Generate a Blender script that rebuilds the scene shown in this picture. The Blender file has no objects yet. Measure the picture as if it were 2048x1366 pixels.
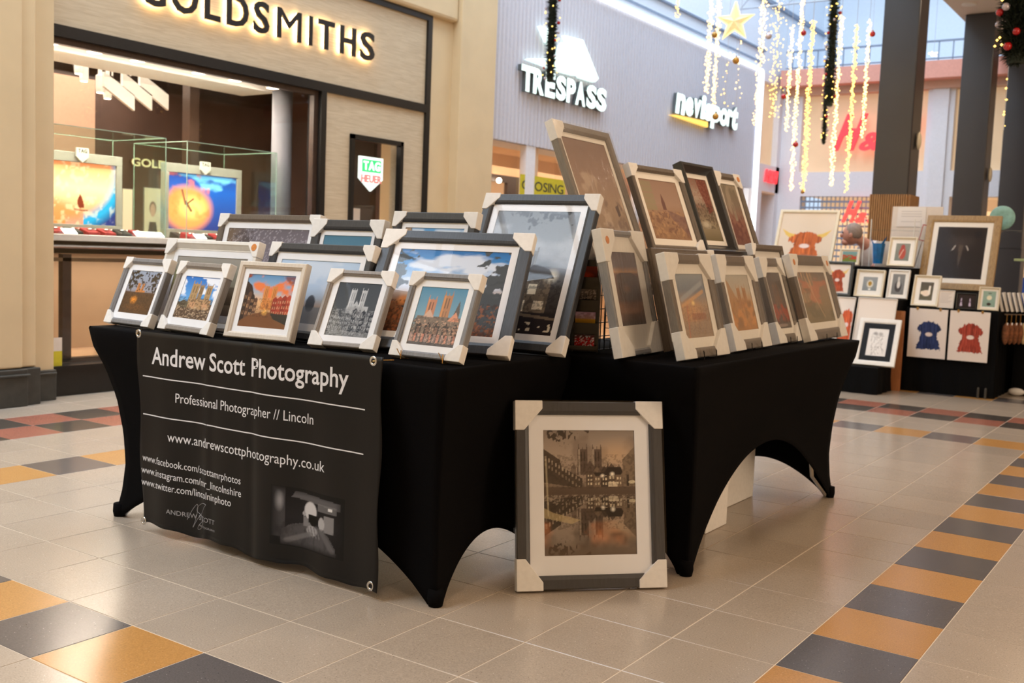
import bpy, bmesh, math, random
import numpy as np
from mathutils import Matrix, Vector, Euler

# ------------------------------------------------------------------ camera, world, lights, exposure
S = 0.305                                   # side of a floor tile in metres
scene = bpy.context.scene
COL = scene.collection
FPX = 2079.07                               # focal length in pixels of a 2048 px wide picture
CAM = Vector((3.05880, -2.06366, 1.08546))
YAW, TILT, ROLL = 0.598744176, 1.48447828, 0.0391236318
RM = Matrix.Rotation(YAW, 3, 'Z') @ Matrix.Rotation(TILT, 3, 'X') @ Matrix.Rotation(ROLL, 3, 'Z')
cd = bpy.data.cameras.new('camera')
cam = bpy.data.objects.new('camera', cd)
COL.objects.link(cam)
cam.matrix_world = Matrix.Translation(CAM) @ RM.to_4x4()
cd.sensor_width = 36.0
cd.lens = FPX * 36.0 / 2048.0
cd.clip_start, cd.clip_end = 0.05, 200
cd.dof.use_dof = True
cd.dof.focus_distance = 3.1
cd.dof.aperture_fstop = 5.0
scene.camera = cam

world = bpy.data.worlds.new('world')
scene.world = world
world.use_nodes = True
wb = world.node_tree.nodes['Background']
wb.inputs[0].default_value = (0.60, 0.76, 0.97, 1)
wb.inputs[1].default_value = 1.1

vs = scene.view_settings
vs.view_transform = 'Standard'
vs.look = 'None'
vs.gamma = 1.0
vs.exposure = 0.0
try:
    vs.use_curve_mapping = False
except Exception:
    pass
try:
    scene.cycles.transparent_max_bounces = 32
    scene.cycles.use_denoising = True
except Exception:
    pass


def area(name, loc, size, sizey, power, color, rot=(0, 0, 0), spread=math.pi):
    l = bpy.data.lights.new(name, 'AREA')
    l.shape = 'RECTANGLE'
    l.size, l.size_y = size, sizey
    l.energy = power
    l.color = color
    l.spread = spread
    o = bpy.data.objects.new(name, l)
    o.location = loc
    o.rotation_euler = rot
    COL.objects.link(o)
    return o


WARM = (1.0, 0.79, 0.58)
WARM2 = (1.0, 0.84, 0.68)
COOL = (0.74, 0.86, 1.0)
HALF = math.pi / 2
# daylight through the long glazed roof over the left part of the mall
area('skylight_daylight', (-1.8, 5.0, 7.6), 3.0, 18.0, 900, COOL)
area('skylight_daylight', (-1.0, -4.5, 7.2), 4.0, 5.0, 800, COOL, (math.radians(-25), 0, 0))
# warm mall lamps under the soffit on the right
for (lx, ly) in ((1.8, -1.2), (1.8, 2.4), (1.8, 6.0), (1.8, 9.8), (5.0, 0.5), (5.0, 4.5), (5.0, 9.0), (5.0, -3.5)):
    area('soffit_lamp_light', (lx, ly, 4.2), 0.5, 0.5, 30, WARM)
area('opposite_shop_light', (8.6, 2.0, 1.9), 9.0, 2.2, 360, WARM, (0, HALF, 0))
# lit shop interiors
area('jeweller_window_light', (-3.95, 3.05, 2.32), 0.5, 2.2, 60, WARM2, (0, math.radians(-18), 0))
area('jeweller_window_light', (-3.50, 2.9, 2.32), 0.12, 1.9, 70, WARM2, (0, math.radians(12), 0))
area('jeweller_shop_light', (-5.2, 3.4, 2.6), 1.6, 2.0, 45, WARM2)
area('jeweller_lower_fill', (-3.9, 3.05, 0.93), 0.5, 2.0, 7, WARM2)  # fill light added under the counter to brighten the lower board
area('sports_shop_light', (-4.6, 9.6, 2.15), 2.0, 5.5, 85, WARM, (0, 0, 0))
area('far_shop_light', (-1.2, 17.0, 2.1), 5.0, 1.6, 45, WARM)


# ------------------------------------------------------------------ helpers
def ray(u, v):
    return RM @ Vector(((u - 1024) / FPX, (683 - v) / FPX, -1.0))


def at(u, v, ax, val):
    """world point seen at photo pixel (u, v) on the plane axis ax = val"""
    d = ray(u, v)
    return CAM + d * ((val - CAM[ax]) / d[ax])


def to_px(p):
    d = RM.transposed() @ (Vector(p) - CAM)
    return 1024 + FPX * d.x / -d.z, 683 - FPX * d.y / -d.z, -d.z


def lin(c):
    c = c / 255.0
    return c / 12.92 if c <= 0.04045 else ((c + 0.055) / 1.055) ** 2.4


def L3(c):
    return (lin(c[0]), lin(c[1]), lin(c[2]))


def tag(o, label=None, cat=None, group=None, kind=None):
    if label: o['label'] = label
    if cat: o['category'] = cat
    if group: o['group'] = group
    if kind: o['kind'] = kind
    return o


def empty(name, loc=(0, 0, 0), rot=(0, 0, 0), label=None, cat=None, group=None):
    o = bpy.data.objects.new(name, None)
    o.location = loc
    o.rotation_euler = rot
    o.empty_display_size = 0.05
    COL.objects.link(o)
    return tag(o, label, cat, group)


class MB:
    def __init__(s):
        s.v = []; s.f = []; s.mi = []

    def add(s, vs_, fs, mi=0):
        n = len(s.v)
        s.v += [tuple(p) for p in vs_]
        s.f += [tuple(i + n for i in f) for f in fs]
        s.mi += [mi] * len(fs)
        return s

    def box(s, a, b, mi=0):
        x0, x1 = min(a[0], b[0]), max(a[0], b[0]); y0, y1 = min(a[1], b[1]), max(a[1], b[1]); z0, z1 = min(a[2], b[2]), max(a[2], b[2])
        return s.add([(x0, y0, z0), (x1, y0, z0), (x1, y1, z0), (x0, y1, z0), (x0, y0, z1), (x1, y0, z1), (x1, y1, z1), (x0, y1, z1)],
                     [(3, 2, 1, 0), (4, 5, 6, 7), (0, 1, 5, 4), (1, 2, 6, 5), (2, 3, 7, 6), (3, 0, 4, 7)], mi)

    def prism(s, poly, d0, d1, ax=1, mi=0):
        """2D outline (p, q) extruded along axis ax from d0 to d1; the outline takes the other two axes in order"""
        n = len(poly)
        def mk(p, d):
            if ax == 0: return (d, p[0], p[1])
            if ax == 1: return (p[0], d, p[1])
            return (p[0], p[1], d)
        vs_ = [mk(p, d0) for p in poly] + [mk(p, d1) for p in poly]
        fs = [tuple(range(n)), tuple(range(2 * n - 1, n - 1, -1))]
        fs += [(i, i + n, (i + 1) % n + n, (i + 1) % n) for i in range(n)]
        return s.add(vs_, fs, mi)

    def tube(s, pts, r, seg=6, mi=0):
        pts = [Vector(p) for p in pts]
        rings = []
        for i, p in enumerate(pts):
            d = (pts[min(i + 1, len(pts) - 1)] - pts[max(i - 1, 0)]).normalized()
            a = d.orthogonal().normalized() if i == 0 else (a - d * a.dot(d)).normalized()
            b = d.cross(a)
            rr = r[i] if isinstance(r, (list, tuple)) else r
            rings.append([p + (a * math.cos(2 * math.pi * k / seg) + b * math.sin(2 * math.pi * k / seg)) * rr for k in range(seg)])
        vs_ = [q for ring in rings for q in ring]
        fs = []
        for i in range(len(pts) - 1):
            for k in range(seg):
                k2 = (k + 1) % seg
                fs.append((i * seg + k, i * seg + k2, (i + 1) * seg + k2, (i + 1) * seg + k))
        fs.append(tuple(range(seg - 1, -1, -1)))
        fs.append(tuple((len(pts) - 1) * seg + k for k in range(seg)))
        return s.add(vs_, fs, mi)

    def lathe(s, prof, c=(0, 0, 0), seg=16, mi=0, ax=2):
        vs_ = []
        for (r, z) in prof:
            for k in range(seg):
                a = 2 * math.pi * k / seg
                p = (r * math.cos(a), r * math.sin(a), z)
                if ax == 0: p = (z, p[0], p[1])
                if ax == 1: p = (p[0], z, p[1])
                vs_.append((c[0] + p[0], c[1] + p[1], c[2] + p[2]))
        fs = []
        for i in range(len(prof) - 1):
            for k in range(seg):
                k2 = (k + 1) % seg
                fs.append((i * seg + k, i * seg + k2, (i + 1) * seg + k2, (i + 1) * seg + k))
        fs.append(tuple(range(seg - 1, -1, -1)))
        fs.append(tuple((len(prof) - 1) * seg + k for k in range(seg)))
        return s.add(vs_, fs, mi)

    def ball(s, c, r, seg=10, rings=6, mi=0, sc=(1, 1, 1)):
        prof = [(max(1e-4, math.sin(math.pi * i / rings)), -math.cos(math.pi * i / rings)) for i in range(rings + 1)]
        vs_ = [(c[0] + p * r * math.cos(2 * math.pi * k / seg) * sc[0], c[1] + p * r * math.sin(2 * math.pi * k / seg) * sc[1], c[2] + q * r * sc[2]) for (p, q) in prof for k in range(seg)]
        fs = []
        for i in range(rings):
            for k in range(seg):
                k2 = (k + 1) % seg
                fs.append((i * seg + k, i * seg + k2, (i + 1) * seg + k2, (i + 1) * seg + k))
        return s.add(vs_, fs, mi)

    def octa(s, c, r, mi=0):
        x, y, z = c
        return s.add([(x + r, y, z), (x - r, y, z), (x, y + r, z), (x, y - r, z), (x, y, z + r), (x, y, z - r)],
                     [(0, 2, 4), (2, 1, 4), (1, 3, 4), (3, 0, 4), (2, 0, 5), (1, 2, 5), (3, 1, 5), (0, 3, 5)], mi)

    def mesh(s, name, mats, smooth=False):
        me = bpy.data.meshes.new(name)
        me.from_pydata(s.v, [], s.f)
        if not isinstance(mats, (list, tuple)): mats = [mats]
        for m in mats: me.materials.append(m)
        if len(mats) > 1: me.polygons.foreach_set('material_index', s.mi)
        if smooth: me.polygons.foreach_set('use_smooth', [True] * len(s.f))
        me.update()
        return me

    def build(s, name, mats, parent=None, smooth=False, bevel=0.0, loc=None, rot=None, recalc=True, label=None, cat=None, group=None, kind=None):
        me = s.mesh(name, mats, smooth)
        if recalc:
            bm = bmesh.new(); bm.from_mesh(me)
            bmesh.ops.recalc_face_normals(bm, faces=bm.faces)
            bm.to_mesh(me); bm.free()
        return put(name, me, parent, bevel, loc, rot, label, cat, group, kind)


def put(name, me, parent=None, bevel=0.0, loc=None, rot=None, label=None, cat=None, group=None, kind=None):
    o = bpy.data.objects.new(name, me)
    COL.objects.link(o)
    if parent is not None: o.parent = parent
    if loc is not None: o.location = loc
    if rot is not None: o.rotation_euler = rot
    if bevel:
        m = o.modifiers.new('bevel', 'BEVEL'); m.width = bevel; m.segments = 2; m.limit_method = 'ANGLE'; m.angle_limit = math.radians(40)
    return tag(o, label, cat, group, kind)


def copy_tree(o, parent=None):
    c = o.copy(); COL.objects.link(c)
    if parent is not None: c.parent = parent
    for ch in list(o.children): copy_tree(ch, c)
    return c


# ------------------------------------------------------------------ materials
def new_mat(name):
    m = bpy.data.materials.new(name)
    m.use_nodes = True
    nt = m.node_tree
    return m, nt, nt.nodes['Principled BSDF']


def mat(name, c, rough=0.5, metal=0.0, var=0.06, scale=30.0, bump=0.0, stretch=(1, 1, 1), spec=0.5, coat=0.0, emit=None, es=0.0, objrand=0.0, sheen=0.0):
    """colour c in sRGB 0-255, with a noise-driven variation of its own"""
    m, nt, p = new_mat(name)
    tc = nt.nodes.new('ShaderNodeTexCoord')
    mp = nt.nodes.new('ShaderNodeMapping'); mp.inputs['Scale'].default_value = stretch
    nz = nt.nodes.new('ShaderNodeTexNoise'); nz.inputs['Scale'].default_value = scale; nz.inputs['Detail'].default_value = 4
    rp = nt.nodes.new('ShaderNodeValToRGB')
    lo = [max(0, x * (1 - var)) for x in L3(c)]; hi = [min(1, x * (1 + var)) for x in L3(c)]
    rp.color_ramp.elements[0].position = 0.35; rp.color_ramp.elements[1].position = 0.65
    rp.color_ramp.elements[0].color = (*lo, 1); rp.color_ramp.elements[1].color = (*hi, 1)
    nt.links.new(tc.outputs['Object'], mp.inputs[0]); nt.links.new(mp.outputs[0], nz.inputs['Vector'])
    nt.links.new(nz.outputs['Fac'], rp.inputs[0])
    out = rp.outputs[0]
    if objrand:
        oi = nt.nodes.new('ShaderNodeObjectInfo'); mr = nt.nodes.new('ShaderNodeMapRange')
        mr.inputs['To Min'].default_value = 1 - objrand; mr.inputs['To Max'].default_value = 1 + objrand
        hs = nt.nodes.new('ShaderNodeHueSaturation')
        nt.links.new(oi.outputs['Random'], mr.inputs[0]); nt.links.new(mr.outputs[0], hs.inputs['Value']); nt.links.new(out, hs.inputs['Color'])
        out = hs.outputs[0]
    nt.links.new(out, p.inputs['Base Color'])
    p.inputs['Roughness'].default_value = rough
    p.inputs['Metallic'].default_value = metal
    p.inputs['Specular IOR Level'].default_value = spec
    p.inputs['Coat Weight'].default_value = coat
    if sheen: p.inputs['Sheen Weight'].default_value = sheen
    if emit:
        p.inputs['Emission Color'].default_value = (*L3(emit), 1); p.inputs['Emission Strength'].default_value = es
    if bump:
        b = nt.nodes.new('ShaderNodeBump'); b.inputs['Strength'].default_value = bump; b.inputs['Distance'].default_value = 0.003
        nt.links.new(nz.outputs['Fac'], b.inputs['Height']); nt.links.new(b.outputs[0], p.inputs['Normal'])
    return m


def glass_mat(name, tint=(1, 1, 1), refl=1.0, rough=0.02, crumple=0.0, cscale=30.0, stretch=(1, 1, 1), cap=0.22, haze=0.0):
    m, nt, p = new_mat(name)
    nt.nodes.remove(p)
    out = nt.nodes['Material Output']
    tr = nt.nodes.new('ShaderNodeBsdfTransparent'); tr.inputs[0].default_value = (*tint, 1)
    gl = nt.nodes.new('ShaderNodeBsdfGlossy'); gl.inputs['Roughness'].default_value = rough
    lw = nt.nodes.new('ShaderNodeLayerWeight'); lw.inputs[0].default_value = 0.5
    pw = nt.nodes.new('ShaderNodeMath'); pw.operation = 'POWER'; pw.inputs[1].default_value = 5.0
    fr = nt.nodes.new('ShaderNodeMath'); fr.operation = 'MULTIPLY_ADD'; fr.inputs[1].default_value = 0.96; fr.inputs[2].default_value = 0.04
    nt.links.new(lw.outputs['Facing'], pw.inputs[0]); nt.links.new(pw.outputs[0], fr.inputs[0])
    mu = nt.nodes.new('ShaderNodeMath'); mu.operation = 'MULTIPLY'; mu.inputs[1].default_value = refl
    mi = nt.nodes.new('ShaderNodeMath'); mi.operation = 'MINIMUM'; mi.inputs[1].default_value = cap
    mx = nt.nodes.new('ShaderNodeMixShader')
    nt.links.new(fr.outputs[0], mu.inputs[0]); nt.links.new(mu.outputs[0], mi.inputs[0]); nt.links.new(mi.outputs[0], mx.inputs[0])
    if haze:
        df = nt.nodes.new('ShaderNodeBsdfDiffuse'); df.inputs[0].default_value = (0.9, 0.88, 0.85, 1)
        mh = nt.nodes.new('ShaderNodeMixShader'); mh.inputs[0].default_value = haze
        nt.links.new(tr.outputs[0], mh.inputs[1]); nt.links.new(df.outputs[0], mh.inputs[2]); tr = mh
    nt.links.new(tr.outputs[0], mx.inputs[1]); nt.links.new(gl.outputs[0], mx.inputs[2]); nt.links.new(mx.outputs[0], out.inputs[0])
    tc = nt.nodes.new('ShaderNodeTexCoord'); mp = nt.nodes.new('ShaderNodeMapping'); mp.inputs['Scale'].default_value = stretch
    nz = nt.nodes.new('ShaderNodeTexNoise'); nz.inputs['Scale'].default_value = cscale; nz.inputs['Detail'].default_value = 3
    b = nt.nodes.new('ShaderNodeBump'); b.inputs['Strength'].default_value = crumple; b.inputs['Distance'].default_value = 0.004
    nt.links.new(tc.outputs['Object'], mp.inputs[0]); nt.links.new(mp.outputs[0], nz.inputs['Vector'])
    nt.links.new(nz.outputs['Fac'], b.inputs['Height'])
    if crumple:
        nt.links.new(b.outputs[0], gl.inputs['Normal']); nt.links.new(b.outputs[0], lw.inputs['Normal'])
    return m


def attr_mat(name, rough=0.45, emit=0.0):
    m, nt, p = new_mat(name)
    a = nt.nodes.new('ShaderNodeAttribute'); a.attribute_name = 'paint'
    nt.links.new(a.outputs['Color'], p.inputs['Base Color'])
    p.inputs['Roughness'].default_value = rough
    p.inputs['Specular IOR Level'].default_value = 0.15
    if emit:
        nt.links.new(a.outputs['Color'], p.inputs['Emission Color']); p.inputs['Emission Strength'].default_value = emit
    return m


def emis(name, c, s):
    m, nt, p = new_mat(name)
    nz = nt.nodes.new('ShaderNodeTexNoise'); nz.inputs['Scale'].default_value = 3
    mr = nt.nodes.new('ShaderNodeMapRange'); mr.inputs['To Min'].default_value = s * 0.95; mr.inputs['To Max'].default_value = s * 1.05
    nt.links.new(nz.outputs['Fac'], mr.inputs[0]); nt.links.new(mr.outputs[0], p.inputs['Emission Strength'])
    p.inputs['Base Color'].default_value = (*L3(c), 1)
    p.inputs['Emission Color'].default_value = (*L3(c), 1)
    return m


def terrazzo(name, c, chip, dark, rough=0.22):
    m, nt, p = new_mat(name)
    tc = nt.nodes.new('ShaderNodeTexCoord'); oi = nt.nodes.new('ShaderNodeObjectInfo')
    ad = nt.nodes.new('ShaderNodeVectorMath'); ad.operation = 'ADD'
    ml = nt.nodes.new('ShaderNodeVectorMath'); ml.operation = 'SCALE'; ml.inputs[0].default_value = (13.1, 7.7, 3.3)
    nt.links.new(oi.outputs['Random'], ml.inputs['Scale']); nt.links.new(tc.outputs['Object'], ad.inputs[0]); nt.links.new(ml.outputs[0], ad.inputs[1])
    n1 = nt.nodes.new('ShaderNodeTexNoise'); n1.inputs['Scale'].default_value = 220; n1.inputs['Detail'].default_value = 2
    n2 = nt.nodes.new('ShaderNodeTexNoise'); n2.inputs['Scale'].default_value = 5; n2.inputs['Detail'].default_value = 3
    vo = nt.nodes.new('ShaderNodeTexVoronoi'); vo.inputs['Scale'].default_value = 95
    for n in (n1, n2, vo): nt.links.new(ad.outputs[0], n.inputs['Vector'])
    r1 = nt.nodes.new('ShaderNodeValToRGB')
    b = L3(c)
    r1.color_ramp.elements[0].position = 0.3; r1.color_ramp.elements[1].position = 0.7
    r1.color_ramp.elements[0].color = (*[x * 0.86 for x in b], 1); r1.color_ramp.elements[1].color = (*[min(1, x * 1.12) for x in b], 1)
    nt.links.new(n1.outputs['Fac'], r1.inputs[0])
    cut = nt.nodes.new('ShaderNodeMath'); cut.operation = 'LESS_THAN'; cut.inputs[1].default_value = 0.13
    nt.links.new(vo.outputs['Distance'], cut.inputs[0])
    sel = nt.nodes.new('ShaderNodeSeparateColor'); nt.links.new(vo.outputs['Color'], sel.inputs[0])
    g1 = nt.nodes.new('ShaderNodeMath'); g1.operation = 'GREATER_THAN'; g1.inputs[1].default_value = 0.80; nt.links.new(sel.outputs[0], g1.inputs[0])
    m1 = nt.nodes.new('ShaderNodeMath'); m1.operation = 'MULTIPLY'; nt.links.new(cut.outputs[0], m1.inputs[0]); nt.links.new(g1.outputs[0], m1.inputs[1])
    g2 = nt.nodes.new('ShaderNodeMath'); g2.operation = 'GREATER_THAN'; g2.inputs[1].default_value = 0.80; nt.links.new(sel.outputs[1], g2.inputs[0])
    m2 = nt.nodes.new('ShaderNodeMath'); m2.operation = 'MULTIPLY'; nt.links.new(cut.outputs[0], m2.inputs[0]); nt.links.new(g2.outputs[0], m2.inputs[1])
    x1 = nt.nodes.new('ShaderNodeMix'); x1.data_type = 'RGBA'; x1.inputs[7].default_value = (*L3(chip), 1)
    nt.links.new(m1.outputs[0], x1.inputs[0]); nt.links.new(r1.outputs[0], x1.inputs[6])
    x2 = nt.nodes.new('ShaderNodeMix'); x2.data_type = 'RGBA'; x2.inputs[7].default_value = (*L3(dark), 1)
    nt.links.new(m2.outputs[0], x2.inputs[0]); nt.links.new(x1.outputs[2], x2.inputs[6])
    hs = nt.nodes.new('ShaderNodeHueSaturation')
    ads = nt.nodes.new('ShaderNodeMath'); ads.operation = 'ADD'
    mr = nt.nodes.new('ShaderNodeMapRange'); mr.inputs['To Min'].default_value = 0.93; mr.inputs['To Max'].default_value = 1.03
    nt.links.new(oi.outputs['Random'], mr.inputs[0])
    mr2 = nt.nodes.new('ShaderNodeMapRange'); mr2.inputs['To Min'].default_value = -0.08; mr2.inputs['To Max'].default_value = 0.08
    nt.links.new(n2.outputs['Fac'], mr2.inputs[0]); nt.links.new(mr.outputs[0], ads.inputs[0]); nt.links.new(mr2.outputs[0], ads.inputs[1])
    nt.links.new(ads.outputs[0], hs.inputs['Value']); nt.links.new(x2.outputs[2], hs.inputs['Color'])
    nt.links.new(hs.outputs[0], p.inputs['Base Color'])
    p.inputs['Roughness'].default_value = rough
    p.inputs['Specular IOR Level'].default_value = 0.45
    return m


def wood(name, c1, c2, scale=6, stretch=(1, 1, 14), rough=0.45):
    m, nt, p = new_mat(name)
    tc = nt.nodes.new('ShaderNodeTexCoord'); mp = nt.nodes.new('ShaderNodeMapping'); mp.inputs['Scale'].default_value = stretch
    nz = nt.nodes.new('ShaderNodeTexNoise'); nz.inputs['Scale'].default_value = scale; nz.inputs['Detail'].default_value = 6; nz.inputs['Distortion'].default_value = 1.0
    rp = nt.nodes.new('ShaderNodeValToRGB')
    rp.color_ramp.elements[0].position = 0.3; rp.color_ramp.elements[1].position = 0.7
    rp.color_ramp.elements[0].color = (*L3(c1), 1); rp.color_ramp.elements[1].color = (*L3(c2), 1)
    nt.links.new(tc.outputs['Object'], mp.inputs[0]); nt.links.new(mp.outputs[0], nz.inputs['Vector']); nt.links.new(nz.outputs['Fac'], rp.inputs[0]); nt.links.new(rp.outputs[0], p.inputs['Base Color'])
    p.inputs['Roughness'].default_value = rough
    return m


M = {
    'beige': terrazzo('terrazzo_beige', (168, 153, 136), (214, 200, 184), (112, 94, 80)),
    'amber': terrazzo('terrazzo_amber', (186, 136, 76), (216, 176, 124), (140, 92, 48)),
    'slate': terrazzo('terrazzo_slate', (92, 86, 84), (160, 154, 148), (56, 54, 56)),
    'brick': terrazzo('terrazzo_red', (158, 100, 82), (196, 150, 130), (120, 60, 46)),
    'coal': terrazzo('terrazzo_dark', (74, 68, 62), (120, 112, 104), (44, 40, 38)),
    'grout': mat('grout', (205, 188, 166), 0.7),
    'spandex': mat('black_stretch_fabric', (8, 7, 8), 0.9, var=0.2, scale=400, bump=0.15, spec=0.08),
    'cloth': mat('black_cloth', (11, 11, 12), 0.9, var=0.2, scale=200, bump=0.1, spec=0.1),
    'vinyl': mat('banner_vinyl', (17, 16, 17), 0.4, var=0.08, scale=8, spec=0.25),
    'print_white': mat('white_ink', (222, 222, 226), 0.5, var=0.02),
    'print_grey': mat('grey_ink', (150, 150, 154), 0.5, var=0.02),
    'steel': mat('steel', (205, 205, 205), 0.25, 1.0, var=0.05),
    'brass': mat('brass', (190, 150, 90), 0.3, 1.0, var=0.05),
    'blackwire': mat('black_wire', (12, 12, 12), 0.4, var=0.1),
    'card_white': mat('white_cardboard', (226, 222, 216), 0.75, var=0.03, scale=60, bump=0.1),
    'mount': mat('white_mount_board', (232, 232, 234), 0.8, var=0.01),
    'mount_cream': mat('cream_mount_board', (236, 230, 220), 0.8, var=0.01),
    'backing': mat('brown_backing_board', (128, 96, 66), 0.8),
    'm_grey': wood('grey_moulding', (110, 110, 112), (134, 132, 132), 20, (14, 14, 1), 0.5),
    'm_dark': wood('charcoal_moulding', (44, 46, 50), (60, 62, 66), 20, (14, 14, 1), 0.45),
    'm_taupe': wood('taupe_moulding', (128, 120, 112), (148, 140, 132), 20, (14, 14, 1), 0.5),
    'm_cream': wood('cream_moulding', (198, 186, 170), (212, 202, 188), 20, (14, 14, 1), 0.5),
    'm_white': mat('white_moulding', (226, 222, 214), 0.5, var=0.03),
    'm_ivory': mat('ivory_moulding', (226, 214, 188), 0.5, var=0.03),
    'm_black': mat('black_moulding', (14, 13, 13), 0.3, var=0.1, coat=0.3),
    'm_gold': wood('gold_moulding', (128, 96, 54), (182, 150, 96), 26, (10, 10, 1), 0.4),
    'm_brown': wood('brown_grey_moulding', (88, 78, 68), (112, 100, 88), 20, (14, 14, 1), 0.45),
    'dullglass': glass_mat('low_glare_glass', refl=0.12, rough=0.1, cap=0.02),
    'mount_black': mat('black_mount_board', (26, 23, 21), 0.9, spec=0.1),
    'clearfilm': glass_mat('clear_wrap', refl=1.3, rough=0.1, crumple=0.3, cscale=10, cap=0.10),
    'glass': glass_mat('picture_glass', cap=0.12, refl=0.5, rough=0.02),
    'film': glass_mat('shrink_film', tint=(0.98, 0.98, 0.97), haze=0.04, cap=0.16, refl=1.8, rough=0.2, crumple=0.7, cscale=16, stretch=(3, 1, 1)),
    'shopglass': glass_mat('shop_window_glass', refl=0.8, rough=0.01),
    'caseglass': glass_mat('case_glass', tint=(0.93, 0.97, 0.95), refl=1.2, rough=0.02),
    'edgeglass': mat('green_glass_edge', (150, 176, 160), 0.3, var=0.05),
    'paint': attr_mat('painted_print'),
    'paint_lit': attr_mat('backlit_print', 0.4, 1.1),
    'orange': mat('orange_sticker', (205, 128, 60), 0.6, var=0.2, scale=200),
    'cream_wall': mat('cream_render', (214, 190, 150), 0.75, var=0.03, scale=4, bump=0.05),
    'stone': wood('limestone_panel', (188, 168, 138), (208, 190, 160), 5, (6, 1, 14), 0.6),
    'skirt': mat('dark_stone_skirting', (58, 56, 50), 0.5, var=0.15, scale=20),
    'blacktrim': mat('black_metal_trim', (20, 18, 16), 0.35, var=0.15),
    'brownmetal': mat('dark_brown_metal', (62, 46, 36), 0.4, var=0.15),
    'clad': mat('pale_grey_cladding', (204, 202, 208), 0.6, var=0.02),
    'white_wall': mat('white_plaster', (230, 228, 230), 0.75, var=0.02),
    'blue_wall': mat('pale_blue_plaster', (226, 234, 242), 0.75, var=0.02),
    'pink_wall': mat('pink_plaster', (226, 160, 140), 0.75, var=0.03),
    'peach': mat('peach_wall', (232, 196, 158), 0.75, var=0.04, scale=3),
    'peach_glow': mat('glowing_peach_wall', (222, 194, 158), 0.75, var=0.05, scale=3, emit=(226, 192, 150), es=0.33),  # emission stands in for lamplight on walls and lit window panels
    'soffit': mat('soffit_plaster', (214, 200, 186), 0.8, var=0.02),
    'column': mat('dark_column_metal', (52, 50, 52), 0.32, var=0.06, scale=2, spec=0.5),
    'slatwood': wood('oak_slats', (150, 108, 66), (184, 138, 88), 12, (8, 8, 1), 0.5),
    'oak': wood('oak_board', (150, 92, 50), (176, 112, 66), 8, (6, 6, 1), 0.5),
    'chrome': mat('brushed_chrome', (170, 160, 150), 0.22, 1.0, var=0.1, scale=8),
    'counter': mat('dark_glossy_counter', (32, 26, 22), 0.12, var=0.2, scale=5, coat=0.5),
    'silver': mat('silver_grey_panel', (84, 86, 92), 0.7, 0.0, var=0.05),
    'greyframe': mat('grey_metal_frame', (168, 164, 156), 0.5, 0.0, var=0.05),
    'darkwall': mat('dark_brown_wall', (88, 68, 60), 0.6, var=0.15, scale=3),
    'pinkwall': mat('beige_shop_wall', (206, 168, 144), 0.7, var=0.03),
    'shopfloor': mat('polished_shop_floor', (214, 186, 150), 0.15, var=0.1, scale=2),
    'bulbwarm': emis('warm_bulb', (255, 214, 138), 3.6),
    'bulbgold': emis('gold_bulb', (255, 206, 104), 3.6),
    'starmat': mat('gold_star', (232, 204, 150), 0.5, var=0.1, emit=(250, 222, 170), es=0.45),
    'starrim': emis('star_rim_light', (255, 226, 160), 1.2),
    'sign_white': emis('white_lit_sign', (232, 255, 248), 1.15),
    'sign_yellow': emis('yellow_lit_sign', (250, 205, 96), 1.1),
    'sign_side': mat('sign_edge', (90, 96, 96), 0.5),
    'halo': emis('halo_light', (255, 220, 166), 16.0),
    'led': emis('white_led_strip', (236, 246, 255), 3.0),
    'lamp': emis('lamp_disc', (255, 232, 204), 9.0),
    'red_sign': emis('red_lit_sign', (255, 60, 66), 0.95),
    'red_sign2': emis('bright_red_lit_sign', (255, 70, 60), 1.4),
    'yellow': mat('yellow_poster', (205, 190, 40), 0.6, var=0.05),
    'ink': mat('dark_ink', (44, 50, 44), 0.6),
    'needles': mat('fir_needles', (22, 34, 20), 0.7, var=0.4, scale=60),
    'red': mat('red_bauble', (176, 20, 26), 0.25, var=0.1, coat=0.4),
    'pearl': mat('silver_bauble', (196, 186, 196), 0.25, 0.4, var=0.1),
    'goldball': mat('gold_bauble', (176, 132, 60), 0.35, 0.5, var=0.2, scale=80),
    'truss': mat('white_steel', (182, 186, 194), 0.5),
    'rail': mat('grey_rail', (126, 140, 160), 0.5),
    'redvelvet': mat('red_velvet', (150, 20, 30), 0.8, var=0.1),
    'blackvelvet': mat('dark_velvet', (40, 34, 34), 0.8, var=0.1),
    'sky_panel': mat('pale_ceiling_panel', (196, 190, 182), 0.7),
    'skin': mat('skin', (206, 148, 128), 0.55, var=0.05),
    'hair': mat('grey_hair', (150, 134, 124), 0.8, var=0.2, scale=120, bump=0.3),
    'shirt': mat('white_shirt', (214, 206, 204), 0.8, var=0.05, bump=0.1),
    'acrylic': glass_mat('clear_acrylic', tint=(0.95, 0.97, 0.98), refl=1.4, rough=0.05),
    'paper': mat('white_paper', (226, 214, 202), 0.8, var=0.02),
    'blueglass': mat('blue_glass', (20, 112, 176), 0.15, var=0.2, scale=20, coat=0.5),
    'teal': mat('pale_teal_ceramic', (140, 186, 178), 0.3, var=0.1),
    'blueprint': mat('blue_print', (20, 74, 170), 0.5, var=0.3, scale=8),
    'furbrown': mat('brown_fur', (120, 74, 46), 0.95, var=0.4, scale=60, bump=0.8),
    'furcream': mat('cream_fur', (214, 186, 140), 0.95, var=0.2, scale=60, bump=0.8),
    'green': mat('pale_green_board', (160, 176, 130), 0.6),
    'navy': mat('navy_cloth', (20, 22, 34), 0.9),
}
for k in ('glass', 'film', 'shopglass', 'caseglass', 'acrylic'):
    M[k].use_backface_culling = False


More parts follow.
